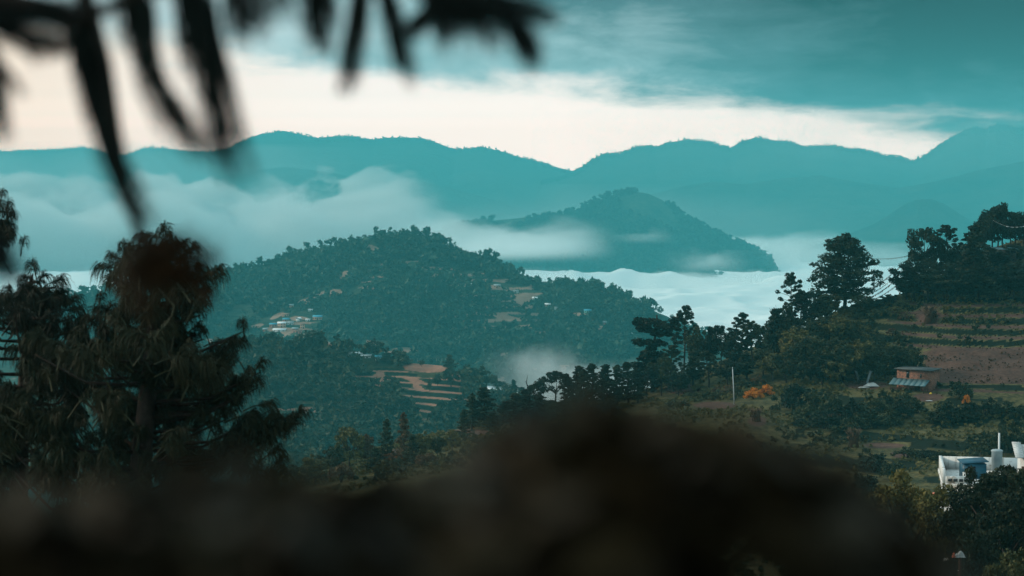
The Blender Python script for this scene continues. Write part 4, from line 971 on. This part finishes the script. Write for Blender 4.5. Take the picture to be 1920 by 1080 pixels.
sheet('tarpaulin', 1634, 724, 2.2, 1.5, .55, M_TARP, 'crumpled white sheet lying on the reddish yard near the brick shed', 'tarpaulin', 1)
sheet('tarpaulin', 1620, 727, 1.8, .8, .18, M_TARP, 'flat pale strip of sheet left of the crumpled white one', 'tarpaulin', 2, .2)
sheet('tarpaulin', 1551, 708, .9, .7, .6, R_GREY, 'small bluish bundle by the trees left of the yard', 'bundle', 3)
sheet('rag', 1742, 752, 1.0, .5, .10, M_TARP, 'pale rag on the field bank below the brick shed', 'rag', 4)
sheet('earth_heap', 1566, 706, 2.4, 1.6, 1.0, R_RUST, 'reddish heap beside the small bluish bundle', 'heap', 5)
sheet('basin', 1745, 739, .42, .42, .25, mat_rough('yellow plastic', (.6, .36, .03), (.7, .45, .05), 2.), 'little yellow basin on the ground by the shed wall', 'basin', 6)
# two pale cloths on crossed sticks in the yard
for px0, px1, lab in ((1606, 1614, 'pale cloth hung from the left leaning stick in the yard'), (1626, 1617, 'pale cloth hung from the right leaning stick in the yard')):
    a = ground_px((px0 + px1) / 2, 722); k = a[1] / F_PX; s_ = (px0 - px1) * k
    root = tag(obj('drying_cloth', None, None, tuple(a)), lab, 'cloth', 'cloths in the yard')
    m = MB(); m.tube([(0, 0, -.1), (s_, 0, 29 * k)], .03, 5); m.build('stick', M_WOOD, root)
    m = MB(); m.slab([(s_ * .15, -.04, 3 * k), (s_ * .15 + .35, -.05, 3 * k), (s_ + .38, -.05, 26 * k), (s_, -.04, 28 * k)], .012); m.build('cloth', mat_rough('grey cloth', (.09, .12, .13), (.16, .19, .19), 2.), root)

# --- poles and mast -------------------------------------------------------
a = ground_px(1377, 758); k = a[1] / F_PX
root = tag(obj('utility_pole', None, None, tuple(a)), 'pale thin utility pole leaning slightly on the grassy slope', 'pole')
m = MB(); m.tube([(0, 0, -.5), (-4 * k, 0, 70 * k)], [.09, .06], 8); m.build('pole', M_METAL, root, smooth=True)
m = MB(); m.box(-4 * k - .10, -4 * k + .10, -.05, .05, 67 * k, 67 * k + .10); m.build('insulator', M_CORD, root)
a = hill.at(728, 443); k = a[1] / F_PX
root = tag(obj('radio_mast', None, None, tuple(a)), 'thin mast on the summit of the broad wooded hill', 'mast')
m = MB(); m.tube([(0, 0, -1), (0, 0, 13 * k)], [.45, .18], 6); m.build('pole', M_CORD, root)
m = MB(); m.box(-.9, .9, -.15, .15, 10.2 * k, 10.2 * k + .5); m.build('antenna', M_CORD, root)

# --- prayer flag strings ----------------------------------------------------
def flag_line(A, B, sag, mat, label, n=26, size=.26, group='prayer flag strings'):
    A = np.array(A, float); B = np.array(B, float)
    root = tag(obj('prayer_flags', None, None, tuple(A)), label, 'prayer flags', group)
    u = np.linspace(0, 1, 24)[:, None]; pts = (B - A) * u; pts[:, 2] -= sag * 4 * (u * (1 - u))[:, 0]
    m = MB(); m.tube(pts, .022, 4); m.build('cord', M_CORD, root)
    g = np.random.default_rng(int(abs(A[0] * 10)) + n); m = MB(); d = (B - A) / np.linalg.norm(B - A)
    for i in range(n):
        t_ = (i + .5) / n; c = (B - A) * t_; c[2] -= sag * 4 * t_ * (1 - t_)
        s_ = size * (0.7 + .5 * g.random()); o = np.array([-d[1], d[0], 0]) * g.normal(0, .08)
        m.slab([c - d * s_ / 2, c + d * s_ / 2, c + d * s_ / 2 + o + [0, 0.02, -s_], c - d * s_ / 2 + o + [0, 0.02, -s_]], .008)
    m.build('flags', mat, root)
flag_line(P(1630, 484, 344), P(1704, 479, 350), .30, M_FLAG, 'highest nearly level string of prayer flags leaving the wide tiered tree', 24, .16)
flag_line(P(1622, 548, 344), P(1690, 497, 349), .35, M_FLAG, 'upper slanting string of dark prayer flags against the white cloud', 26)
flag_line(P(1626, 553, 344), P(1688, 510, 348), .40, M_FLAG, 'second slanting string of prayer flags, closest below the upper one', 26, .2)
flag_line(P(1620, 562, 343), P(1684, 520, 347), .45, M_FLAG, 'third slanting string of prayer flags from the wide tiered tree', 26)
flag_line(P(1630, 564, 343), P(1680, 535, 346), .30, M_FLAG, 'lowest slanting string of prayer flags near the ground', 22, .22)
flag_line(P(1862, 412, 352), P(1935, 418, 352), .95, M_FLAGW, 'white string of prayer flags sagging in front of the grove on the knoll', 30, .16)

# --- white house (110 m) and its neighbour -----------------------------------
HD = 108.0; k = HD / F_PX
def HP(px, py, dy=0.0): return P(px, py, HD + dy)
zb = -24.5; zt = HP(1766, 892)[2]; x0 = HP(1771, 884)[0]; x1 = HP(1990, 884)[0]
root = tag(obj('white_house', None, None, (x0, HD, zb), math.radians(-10)), 'white two storey house with a flat parapet roof half hidden by dark trees', 'house')
H = zt - zb; W = x1 - x0; Dp = 5.4
m = MB(); m.box(0, W, 0, Dp, -1, H - .55); m.build('wall', W_WHITE, root)
m = MB(); m.box(-.15, W + .1, -.15, Dp + .1, H - .547, H - .40); m.build('roof', W_WHITE, root)
par = MB(); z0, z1 = H - .397, H + .10
par.box(-.10, .05, -.10, Dp + .05, z0, z1 + .25); par.box(.053, W, Dp - .10, Dp + .05, z0, z1 + .22); par.box(.053, 1.05, -.10, .05, z0, z1 - .1)
par.build('parapet', W_WHITE, root)
for i in range(3):
    m = MB(); m.box(.18 + i * .30, .40 + i * .30, -.115, -.06, z0 + .10, z0 + .26); m.build('vent', M_GLASS, root)
m = MB(); m.box(-.62, -.13, .2, 1.6, H - 1.35, H - 1.18); m.build('window_canopy', M_TERRA, root)
m = MB(); m.box(.45, 1.25, -.55, -.003, H - 1.75, H - 1.60); m.build('window_canopy', M_TERRA, root)
m = MB(); m.box(-.03, .1, .45, 1.35, H - 2.5, H - 1.40); f_ = m.build('window', M_WOOD, root)
m = MB(); m.box(-.05, -.033, .52, 1.28, H - 2.42, H - 1.48); m.build('pane', M_GLASS, f_)
for xx in (.55, 2.4, 4.3):
    m = MB(); m.box(xx, xx + .9, -.04, .1, H - 2.9, H - 1.80); f_ = m.build('window', M_WOOD, root)
    m = MB(); m.box(xx + .07, xx + .83, -.06, -.043, H - 2.83, H - 1.87); m.build('pane', M_GLASS, f_)
m = MB(); m.box(2.9, 3.8, -.04, .1, 0, 2.0); m.build('door', M_WOOD, root)
m = MB(); m.box(1.0, 1.28, .3, .6, z0, z1 + .05); m.build('post', W_WHITE, root)
for xx in (.9, 2.2, 3.6, 4.9):
    m = MB(); m.tube([(xx, Dp - .02, z1 + .20), (xx + .01, Dp - .02, z1 + .62 + .1 * math.sin(xx * 5))], .012, 5); m.build('rebar', M_CORD, root)
m = MB(); m.tube([(-.04, -.16, H - .55), (-.04, -.17, 1.0)], .045, 6); m.build('drainpipe', R_DULL, root)
# roof furniture stands on the roof: things of their own
zr = zb + H - .397
def lathe(m, prof, n=18, c=(0, 0)):
    a = np.arange(n) / n * 2 * math.pi
    V = np.array([(c[0] + r * math.cos(q), c[1] + r * math.sin(q), z) for r, z in prof for q in a])
    return m.add(V, [(i * n + j, i * n + (j + 1) % n, (i + 1) * n + (j + 1) % n, (i + 1) * n + j) for i in range(len(prof) - 1) for j in range(n)])
root = tag(obj('roof_shelter', None, None, (HP(1824, 880, 2)[0], HD + 2.0, zr)), 'blue tin shelter standing on the flat white roof', 'shelter')
m = MB(); m.box(-.62, .62, -.6, .6, 0, .84); m.build('body', M_TANK, root)
m = MB(); m.slab([(-.72, -.7, .90), (.72, -.7, 1.0), (.72, .7, 1.04), (-.72, .7, .94)], .05); m.build('lid', M_TANK, root)
m = MB(); m.box(-.40, .0, -.63, -.56, .15, .7); m.build('opening', M_GLASS, root)
root = tag(obj('water_tank', None, None, (HP(1869, 870, 3)[0], HD + 3.0, zr)), 'grey metal water tank with a rim on the white roof by the pole', 'tank')
m = MB(); lathe(m, [(0, .25), (.30, .25), (.30, 1.30), (.33, 1.32), (.33, 1.38), (.26, 1.42), (0, 1.45)]); m.build('body', R_GREY, root)
m = MB()
for sx, sy in ((-.2, -.2), (.2, -.2), (-.2, .2), (.2, .2)):
    m = MB(); m.box(sx - .03, sx + .03, sy - .03, sy + .03, 0, .26); m.build('leg', M_METAL, root)
a = HP(1873, 852, 4.5)
root = tag(obj('flag_pole', None, None, (a[0], a[1], zr)), 'bright white pole rising from the white roof behind the grey tank', 'pole')
m = MB(); m.tube([(0, 0, 0), (0, 0, HP(1873, 812, 4.5)[2] - zr)], .055, 8); m.build('pole', W_WHITE, root)
m = MB(); lathe(m, [(0, 0.003), (.14, .003), (.14, .10), (0, .10)], 10); m.build('base', W_WHITE, root)
# neighbouring house at the frame edge
a = HP(1910, 866, -6)
root = tag(obj('neighbour_house', None, None, (a[0] + .1, a[1], zb), math.radians(-12)), 'white wall with a dark door under a ragged pale roof at the frame edge', 'house')
Hn = P(0, 858, HD - 6)[2] - zb
m = MB(); m.box(0, 5.0, 0, 4.0, -1, Hn); m.build('wall', W_WHITE, root)
m = MB()
g = np.random.default_rng(3)
for i in range(12):
    x_ = -.30 + i * .42; z = .10 + g.normal(0, .05)
    m.slab([(x_, -.8 + g.normal(0, .12), Hn - .05 + z), (x_ + .46, -.8 + g.normal(0, .12), Hn - .05 + z + g.normal(0, .04)), (x_ + .46, 4.3, Hn + .05 + z), (x_, 4.3, Hn + .05 + z)], .04)
m.build('roof', M_THATCH, root)
m = MB(); m.box(.05, .42, -.05, .1, Hn - 1.9, Hn - .45); d_ = m.build('door', M_WOOD, root)
m = MB(); m.box(.36, .39, -.09, -.053, Hn - 1.2, Hn - 1.05); m.build('handle', M_METAL, d_)
m = MB(); m.box(1.3, 2.1, -.05, .1, Hn - 1.9, Hn - .8); m.build('window', M_GLASS, root)
# low garden wall with a reddish foot
a = P(1832, 996, 96)
root = tag(obj('garden_wall', None, None, tuple(a)), 'stretch of low white wall with a reddish foot glimpsed between the trunks', 'wall')
m = MB(); m.box(0, 3.6, 0, .2, .10, .55); m.build('panel', W_WHITE, root)
m = MB(); m.box(-.05, 3.65, -.05, .25, -.12, .097); m.build('footing', M_TERRA, root)
m = MB(); m.box(-.02, 3.62, -.02, .22, -3.0, -.123); m.build('stone_base', M_BARKG, root)
# low white pile in the leaves
a = P(1800, 1046, 82)
root = tag(obj('cloth_bundle', None, None, tuple(a)), 'white and red cloth bundle glimpsed in the leaves under the house', 'bundle')
me = crumple(0, 0, .42, .3, .26, 9); me.materials.append(M_TARP); obj('white_cloth', me, root)
me = crumple(0, 0, .16, .16, .2, 10); me.materials.append(M_TERRA); obj('red_cloth', me, root, (-.27, -.06, 0))
m = MB(); m.tube([(0, 0, -5), (0, 0, .05)], .06, 6); m.build('post', M_WOOD, root)
# ------------------------------------------------------------------ long needled pines at the left (about 28 m away)
L_NEEDLE = mat_leaf('pine needles', (0.006, 0.010, 0.006), (0.014, 0.020, 0.009), (0.036, 0.036, 0.014), 1.5)
L_NEEDLE2 = mat_leaf('close pine needles', (0.004, 0.009, 0.008), (0.008, 0.016, 0.013), (0.020, 0.026, 0.018), 4.0)
M_TWIG = mat_rough('twig bark', (0.014, 0.010, 0.007), (0.040, 0.026, 0.018), 9.0)

def ribbons(Pts, Wd, rng):
    """thin strips: Pts (n,k,3) centre lines, Wd (k,) widths"""
    n, k, _ = Pts.shape
    tn = Pts[:, -1] - Pts[:, 0]; sd = np.cross(tn, rng.normal(size=(n, 3))); sd /= np.linalg.norm(sd, axis=1, keepdims=True) + 1e-9
    V = np.stack([Pts + sd[:, None, :] * Wd[None, :, None] / 2, Pts - sd[:, None, :] * Wd[None, :, None] / 2], 2)   # n,k,2,3
    b = (np.arange(n)[:, None] * k * 2 + np.arange(k - 1)[None, :] * 2).ravel()
    return V.reshape(-1, 3), np.stack([b, b + 1, b + 3, b + 2], -1)

def tuft(tip_dir, L, nlen, n, rng, width):
    """a shoot whose long needles droop in a mop"""
    tip_dir = np.asarray(tip_dir, float); tip_dir /= np.linalg.norm(tip_dir)
    u = rng.random((n, 1)) ** 0.8
    base = tip_dir * L * (0.15 + 0.85 * u)
    d = rng.normal(size=(n, 3)); d -= tip_dir * (d @ tip_dir)[:, None]; d /= np.linalg.norm(d, axis=1, keepdims=True)
    out = d * 0.8 + tip_dir * (0.5 + 0.5 * u)
    ln = nlen * (0.65 + 0.5 * rng.random((n, 1)))
    dn = np.array([0, 0, -1.0])
    p1 = base + out * ln * 0.30
    p2 = p1 + out * ln * 0.18 + dn * ln * 0.24
    p3 = p2 + out * ln * 0.06 + dn * ln * 0.36
    return ribbons(np.stack([base, p1, p2, p3], 1), np.array([width, width, width * .9, width * .35]), rng)

TUFTS = []
tg = np.random.default_rng(21)
for i in range(9):
    an = i * 0.7; up = (1.0, 0.9, 0.6, 0.35, 0.1)[i % 5]
    TUFTS.append((tuft((math.cos(an), math.sin(an) * .6, up), .22, .24 + .05 * tg.random(), 110, tg, .009), np.array([math.cos(an), math.sin(an) * .6, up])))

def long_pine(label, D, trunk_px, tips, poly, n_fill, seed, hgt_gap=()):
    """trunk_px: (px, py) of the trunk line from foot to top; tips: shoots seen on the outline; poly: where the crown is dense"""
    g = np.random.default_rng(seed)
    tp = [P(x, y, D) for x, y in trunk_px]
    zb = float(np.interp(D, [22, 60], [-15.2, -19.5])); foot = np.array([tp[0][0], D, zb - .3])
    root = tag(obj('pine_tree', None, None, tuple(foot)), label, 'tree')
    line = np.array([foot] + tp) - foot
    m = MB(); m.tube(line, np.interp(np.arange(len(line)), [0, len(line) - 1], [.30, .035]), 8); m.build('trunk', M_BARK, root, smooth=True)
    axis = line + foot
    def trunk_at(z): return np.array([np.interp(z, axis[:, 2], axis[:, i]) for i in range(3)])
    ends = [P(x, y, D + dd) for x, y, dd in tips]
    for e in list(ends):
        back = trunk_at(e[2] - .2) - e; back /= np.linalg.norm(back) + 1e-6
        for q in (.20, .38): ends.append(e + back * q + np.array([g.normal(0, .05), g.normal(0, .1), -.10 * q / .2 + g.normal(0, .03)]))
    # dense interior
    poly = np.asarray(poly, float); cnt = 0; hubs = []; n_tip = len(tips)
    x0, y0 = poly.min(0); x1, y1 = poly.max(0)
    while cnt < n_fill:
        x = g.uniform(x0, x1); y = g.uniform(y0, y1)
        ins = False; j = len(poly) - 1
        for i in range(len(poly)):
            if (poly[i, 1] > y) != (poly[j, 1] > y) and x < (poly[j, 0] - poly[i, 0]) * (y - poly[i, 1]) / (poly[j, 1] - poly[i, 1]) + poly[i, 0]: ins = not ins
            j = i
        if not ins or any((x - gx) ** 2 / rx ** 2 + (y - gy) ** 2 / ry ** 2 < 1 for gx, gy, rx, ry in hgt_gap): continue
        q = P(x, y, D + g.normal(0, 1.1)); hubs.append(q)
        for _ in range(int(g.integers(5, 10))): ends.append(q + g.normal(0, 1, 3) * np.array([.17, .17, .09])); cnt += 1
    Vs, Qs, n0 = [], [], 0
    ends = np.array(ends); kmain = [e for i, e in enumerate(ends) if i < min(44, n_tip)] + hubs[:54]
    for i, e in enumerate(ends):
        (V, Q), dr = TUFTS[int(g.integers(len(TUFTS)))]
        s_ = g.uniform(.72, 1.12); a = g.uniform(-.5, .5)
        R = np.array([[math.cos(a), -math.sin(a), 0], [math.sin(a), math.cos(a), 0], [0, 0, 1]])
        if (dr @ R.T)[0] * (e[0] - trunk_at(e[2])[0]) < 0 and g.random() < .75: R = R @ np.diag([-1, 1, 1])
        sh = R @ dr; sh = sh / np.linalg.norm(sh) * .2 * s_
        Vs.append(V @ R.T * s_ + e - sh * .8 - foot); Qs.append(Q + n0); n0 += len(V)
        b0 = e - sh * .8
        sm_ = MB(); sm_.tube(np.array([b0 - sh * .8 - [0, 0, .05], b0, b0 + sh * .95]) - foot, [.012, .010, .006], 4)
        sv = sm_.V[0]; Vs.append(sv); Qs.append(sm_.Q[0] + n0); n0 += len(sv)
    for e in kmain:
        q = np.linalg.norm(e - trunk_at(e[2])); a0 = trunk_at(e[2] - .35 * q)
        mid = (a0 * .45 + e * .55) + np.array([0, 0, -.16 * q])
        br = MB(); br.tube(np.array([a0, mid, e - [0, 0, .12]]) - foot, [.034, .022, .008], 5); br.build('branch', M_TWIG, root, smooth=True)
    obj('crown', mesh_np('crown', np.concatenate(Vs), np.concatenate(Qs), L_NEEDLE), root)
    return root

tipsA = [(304, 432, 0), (284, 442, .2), (322, 447, -.2), (338, 455, 0), (272, 448, .3), (233, 462, 0), (214, 480, .2), (197, 500, .2), (252, 470, 0), (360, 466, 0),
         (372, 505, 0), (381, 543, 0), (352, 545, .3), (376, 575, -.2), (346, 585, 0), (330, 560, .2), (368, 612, 0), (382, 620, 0), (345, 628, 0), (396, 655, .2),
         (455, 606, 0), (450, 640, 0), (428, 650, .1), (412, 665, 0), (440, 668, -.2), (418, 680, 0), (488, 682, 0), (470, 695, .2), (482, 712, 0), (460, 720, 0), (436, 722, .1), (444, 752, 0), (425, 770, 0), (405, 745, .2),
         (498, 758, 0), (470, 775, .2), (482, 790, 0), (520, 782, 0), (508, 780, .2), (560, 775, 0), (545, 782, .1), (535, 790, 0), (455, 800, 0), (470, 815, .2), (500, 830, 0), (515, 845, 0), (525, 862, .1), (535, 880, 0), (490, 815, 0), (450, 830, .2), (440, 850, 0), (428, 820, 0), (188, 556, .2), (195, 580, 0), (170, 600, .2)]
polyA = [(250, 468), (300, 455), (345, 475), (362, 540), (345, 580), (352, 640), (395, 690), (418, 730), (405, 790), (420, 840), (440, 905), (400, 980), (240, 1040), (40, 1040), (-40, 900), (-30, 720), (60, 640), (150, 620), (205, 600), (215, 520)]
long_pine('near long needled pine with drooping tufts, its pointed top before the cloud bank', 28.0, [(250, 1300), (262, 900), (285, 650), (300, 470)], tipsA, polyA, 900, 1,
          ((322, 618, 12, 16), (318, 505, 10, 14), (212, 560, 12, 20), (30, 712, 20, 22), (55, 742, 12, 10), (118, 735, 10, 12), (50, 785, 7, 12)))
tipsB = [(62, 498, 0), (50, 520, .2), (78, 522, 0), (38, 545, .3), (70, 548, 0), (108, 525, 0), (112, 552, 0), (96, 562, .2), (122, 565, 0), (20, 545, 0), (6, 560, .2), (140, 580, 0), (150, 600, 0)]
polyB = [(40, 540), (75, 540), (118, 565), (125, 590), (160, 610), (170, 700), (120, 820), (0, 900), (-160, 900), (-160, 640), (-40, 560)]
long_pine('lower long needled pine with two blunt tops left of the pointed one', 30.5, [(20, 1300), (40, 800), (58, 530)], tipsB, polyB, 380, 2, ((30, 712, 20, 22), (118, 735, 10, 12)))
tipsC = [(4, 362, 0), (14, 385, 0), (10, 400, .2), (22, 402, 0), (-10, 380, .2), (18, 425, 0), (4, 435, 0), (-8, 420, 0), (-25, 410, 0)]
polyC = [(-60, 420), (-5, 400), (10, 440), (0, 520), (-20, 640), (-40, 900), (-260, 900), (-200, 500)]
long_pine('taller long needled pine cut off by the frame edge', 33.0, [(-90, 1300), (-60, 800), (-20, 380)], tipsC, polyC, 160, 3)

# ------------------------------------------------------------------ pine twigs hanging close in front of the lens (2 to 2.6 m)
def spray(g, D, path, width, n, parent, base_w=.0019, leaf=None):
    """one hanging bundle of needles along a photo path, as needles of one tuft"""
    pts = np.array([P(x, y, D) for x, y in path])
    L = np.concatenate([[0], np.cumsum(np.linalg.norm(np.diff(pts, axis=0), axis=1))]); L /= L[-1]
    wv = width / F_PX * D
    k = 7; u0 = g.random((n, 1)) * .22; u1 = 0.70 + .30 * g.random((n, 1)); u = u0 + (u1 - u0) * np.linspace(0, 1, k)[None, :]
    C = np.stack([np.interp(u, L, pts[:, i]) for i in range(3)], -1)
    off = g.normal(size=(n, 1, 3)) * wv * .27; bend = g.normal(size=(n, 1, 3)) * wv * .14
    tt = np.linspace(0, 1, k)[None, :, None]
    C = C + off * np.sin(np.clip(tt * 1.3 + .25, 0, 1.57)) + bend * (tt - .5) * 2
    V, Q = ribbons(C - PINE_AT, np.linspace(1, .45, k) * base_w * 1.5, g)
    return obj('needle_tuft', mesh_np('needle_tuft', V, Q, leaf), parent)
L_BROWN = mat_leaf('brown needles', (0.020, 0.012, 0.006), (0.045, 0.024, 0.010), (0.090, 0.046, 0.016), 5.0)
PINE_AT = np.array([-2.3, 2.4, -1.9]); PINE_TOP = (0.55, 0.85, 1.1, 0.25, 0.70)
PINE = tag(obj('pine_tree', None, None, tuple(PINE_AT)), 'closest pine, only its blurred hanging branches reach in along the top', 'tree')
m = MB(); m.tube([(0, 0, -.2), (.02, .02, 1.2), (.05, 0, 2.6), (.06, .03, 4.6)], [.13, .11, .08, .03], 9); m.build('trunk', M_BARK, PINE, smooth=True)
def pine_twig(label, D, twig, sprays, seed, leaf=None):
    g = np.random.default_rng(seed)
    tw = [P(x, y, D) for x, y in twig]; h_ = PINE_TOP[seed - 1]
    tw = [np.array([PINE_AT[0] + .02 * h_, PINE_AT[1], h_]), (np.array([PINE_AT[0], PINE_AT[1], h_]) + tw[0]) / 2 + [0, 0, .06]] + tw
    m = MB(); m.tube(np.array(tw) - PINE_AT, np.linspace(.026, .004, len(tw)), 7); root = m.build('branch', M_TWIG, PINE, smooth=True); root['label'] = label
    if seed <= 3:
        sprays = sprays + [([(x + o_ + g.normal(0, 5), y + g.uniform(-14, 6)) for x, y in path], w_ * 0.75, int(n * .5)) for path, w_, n in sprays for o_ in [float(g.choice([-26, -18, 18, 26]))]]
    for path, w_, n in sprays: spray(g, D, path, w_ * 0.98, int(n * 1.25), root, leaf=leaf or L_NEEDLE2)
pine_twig('dark blurred pine branch with long hanging needle bundles over the level ridge', 2.4,
          [(-400, -120), (-100, -30), (60, 10), (140, 40), (260, -10), (380, -40)],
          [([(150, 40), (165, 120), (190, 220), (220, 310), (255, 375), (300, 430)], 46, 60), ([(140, 30), (175, 140), (185, 200)], 44, 34),
           ([(250, -40), (260, 60), (285, 150), (320, 220), (360, 275), (405, 300)], 56, 70), ([(240, -40), (250, 60), (270, 120)], 60, 40),
           ([(350, -60), (380, 60), (392, 150), (405, 230), (425, 300), (440, 350)], 58, 80), ([(340, -60), (365, 60), (390, 160)], 64, 60),
           ([(-40, 20), (60, 20), (120, 40), (180, 38)], 60, 70), ([(-60, 40), (20, 60), (80, 90), (135, 85)], 56, 60), ([(-60, 0), (40, 20), (170, 10)], 60, 60),
           ([(20, 40), (50, 80), (70, 110)], 30, 20), ([(-30, 60), (0, 130), (4, 200), (6, 280)], 26, 40), ([(-10, 100), (20, 140), (50, 185)], 20, 22), ([(120, 40), (130, 80), (110, 110)], 22, 18)], 1)
pine_twig('shorter blurred tuft of needles hanging from the middle of the upper edge', 2.6,
          [(380, -200), (470, -70), (590, -60), (760, -50)],
          [([(430, -60), (440, 20), (455, 85)], 50, 46), ([(470, -60), (485, 0), (500, 70)], 50, 40), ([(500, -60), (520, -5), (535, 45)], 40, 26),
           ([(575, -70), (585, 20), (600, 105)], 44, 56), ([(610, -60), (620, 0), (632, 60)], 30, 24), ([(690, -70), (680, 30), (664, 110), (655, 185)], 32, 66),
           ([(720, -60), (738, 20), (752, 80), (775, 165)], 36, 60), ([(820, -10), (790, 30), (757, 70), (752, 100)], 30, 34)], 2)
pine_twig('bushy blurred pine shoot ending in a slanting dark needle bundle', 2.3,
          [(700, -220), (820, -40), (900, 5), (960, 22)],
          [([(780, -20), (850, 10), (900, 40), (930, 40)], 70, 80), ([(800, -50), (880, -10), (980, 0), (1010, 5)], 60, 80), ([(830, 0), (840, 50), (835, 95)], 40, 34),
           ([(880, 10), (910, 60), (930, 100)], 46, 26), ([(930, 10), (965, 60), (985, 95), (1008, 130)], 36, 74), ([(950, 10), (1000, 20), (1050, 42)], 30, 44), ([(800, -10), (815, 40), (845, 60)], 40, 40), ([(880, 0), (860, 60), (870, 80)], 40, 30)], 3)
pine_twig('brown blurred end of a pine branch crossing the pointed top of the near pine', 2.7,
          [(120, -160), (190, 120), (225, 330), (262, 440), (300, 500)],
          [([(240, 520), (290, 480), (350, 462), (400, 458)], 40, 30), ([(250, 500), (320, 500), (380, 480), (428, 462)], 44, 40), ([(260, 520), (330, 520), (390, 500), (422, 492)], 44, 30),
           ([(270, 470), (240, 530), (225, 580)], 60, 10), ([(290, 490), (270, 550), (262, 610)], 60, 16), ([(300, 500), (320, 560), (330, 590)], 50, 10), ([(310, 500), (370, 530), (410, 570)], 36, 34),
           ([(290, 460), (255, 470), (215, 500)], 50, 18), ([(280, 470), (300, 455), (345, 450)], 46, 36)], 5, L_BROWN)
pine_twig('blurred needle tips entering at the frame edge over the blunt pines', 2.0,
          [(-400, 300), (-150, 380), (-60, 430)], [([(-120, 380), (-30, 440), (20, 500), (48, 545)], 50, 60), ([(-110, 400), (-20, 470), (10, 520)], 50, 50)], 4)

# ------------------------------------------------------------------ blurred bushes right in front of the camera
L_BUSH = mat_leaf('close bush leaves', (0.006, 0.008, 0.005), (0.022, 0.017, 0.007), (0.062, 0.036, 0.011), 4.0)
L_BUSHD = mat_leaf('dark close bush leaves', (0.004, 0.006, 0.004), (0.011, 0.010, 0.005), (0.034, 0.021, 0.007), 4.0)
def close_bush(label, Dm, dD, top, n, leaf, seed, leaf_len=.05, bottom=1260, holes=(), soft=115, ground=-1.72, stems=46):
    """leaves on arching stems between the ground and the outline seen in the photo"""
    g = np.random.default_rng(seed); top = np.asarray(top, float)
    x = g.uniform(top[0, 0], top[-1, 0], n * 2); yt = np.interp(x, top[:, 0], top[:, 1])
    y = yt + np.abs(g.normal(0, 1, n * 2)) ** 1.2 * soft * 0.9 + g.random(n * 2) ** 1.1 * np.maximum(0, bottom - yt) * (g.random(n * 2) < .8)
    keep = y < bottom
    for hx, hy, rx, ry in holes: keep &= ((x - hx) / rx) ** 2 + ((y - hy) / ry) ** 2 > g.random(len(x))
    x, y = x[keep][:n], y[keep][:n]
    D = Dm + dD * g.uniform(-1, 1, len(x))
    c = np.stack([P(a, b_, d)for a, b_, d in zip(x, y, D)])
    root = tag(obj('bush', None, None, (float(c[:, 0].mean()), Dm, ground)), label, 'bush', 'blurred bushes in front of the lens')
    org = np.array([c[:, 0].mean(), Dm, ground])
    d = g.normal(size=(len(c), 3)); d[:, 2] = np.abs(d[:, 2]) * .6; d /= np.linalg.norm(d, axis=1, keepdims=True)
    L = leaf_len * g.uniform(.6, 1.3, (len(c), 1))
    tt = np.array([-.5, -.2, .15, .5])
    Pts = c[:, None, :] + d[:, None, :] * L[:, None, :] * tt[None, :, None] + np.array([0, 0, -1.0])[None, None, :] * (L[:, None, :] * .25 * (tt ** 2)[None, :, None])
    V, Q = ribbons(Pts, np.array([.12, 1, .85, .08]) * leaf_len * .42, g)
    obj('foliage', mesh_np('foliage', V - org, Q, leaf), root)
    m = MB()
    for i in range(stems):
        e = c[int(g.integers(len(c)))]; b0 = np.array([e[0] * .8 + g.normal(0, .06), Dm + g.normal(0, .05), ground - .05])
        m.tube(np.array([b0, (b0 + e) / 2 + [0, 0, .12], e]) - org, [.008, .005, .002], 5)
    m.build('stems', M_TWIG, root)
    return root
close_bush('large dark blurred bush filling the bottom of the view', 1.15, .28,
           [(380, 1000), (520, 930), (640, 922), (760, 912), (860, 885), (930, 838), (1000, 792), (1080, 772), (1160, 770), (1250, 792), (1350, 815), (1450, 838), (1540, 868), (1610, 912), (1670, 970), (1740, 1030), (1800, 1090)],
           2500, L_BUSH, 1, holes=((778, 1060, 130, 110), (1400, 1080, 130, 80)))
close_bush('blurred brownish bush in front of the foot of the near pines', 1.05, .14,
           [(-300, 960), (0, 965), (150, 945), (300, 915), (420, 905), (520, 925), (640, 945), (760, 950)], 1700, L_BUSHD, 2)

close_bush('dark bush left of the viewpoint, beside the foot of the near pines', 1.25, .2, [(-3600, 1000), (-2400, 930), (-1200, 960), (-300, 990)], 1500, L_BUSHD, 5)
close_bush('low dark bush right of the viewpoint, under the white house', 1.25, .2, [(1800, 1150), (2400, 1010), (3200, 960), (4200, 1000)], 1500, L_BUSH, 6)

# ------------------------------------------------------------------ haze
hm_ = bpy.data.materials.new('haze'); hm_.use_nodes = True
t = NT(hm_.node_tree); t.n.clear()
out = t.node('ShaderNodeOutputMaterial'); v = t.node('ShaderNodeVolumePrincipled')
v.inputs['Color'].default_value = (0.13, 0.70, 0.77, 1); v.inputs['Density'].default_value = 1.9e-4; v.inputs['Anisotropy'].default_value = 0.0
t.l.new(v.outputs[0], out.inputs['Volume'])
V = [(x, y, z) for z in (-331, 205) for y in (-330, 8640) for x in (-5210, 5210)]
tag(obj('haze', mesh_np('haze', V, [(0, 2, 3, 1), (4, 5, 7, 6), (0, 1, 5, 4), (1, 3, 7, 5), (3, 2, 6, 7), (2, 0, 4, 6)], hm_)), 'blue green haze between the hills', 'haze', kind='stuff')
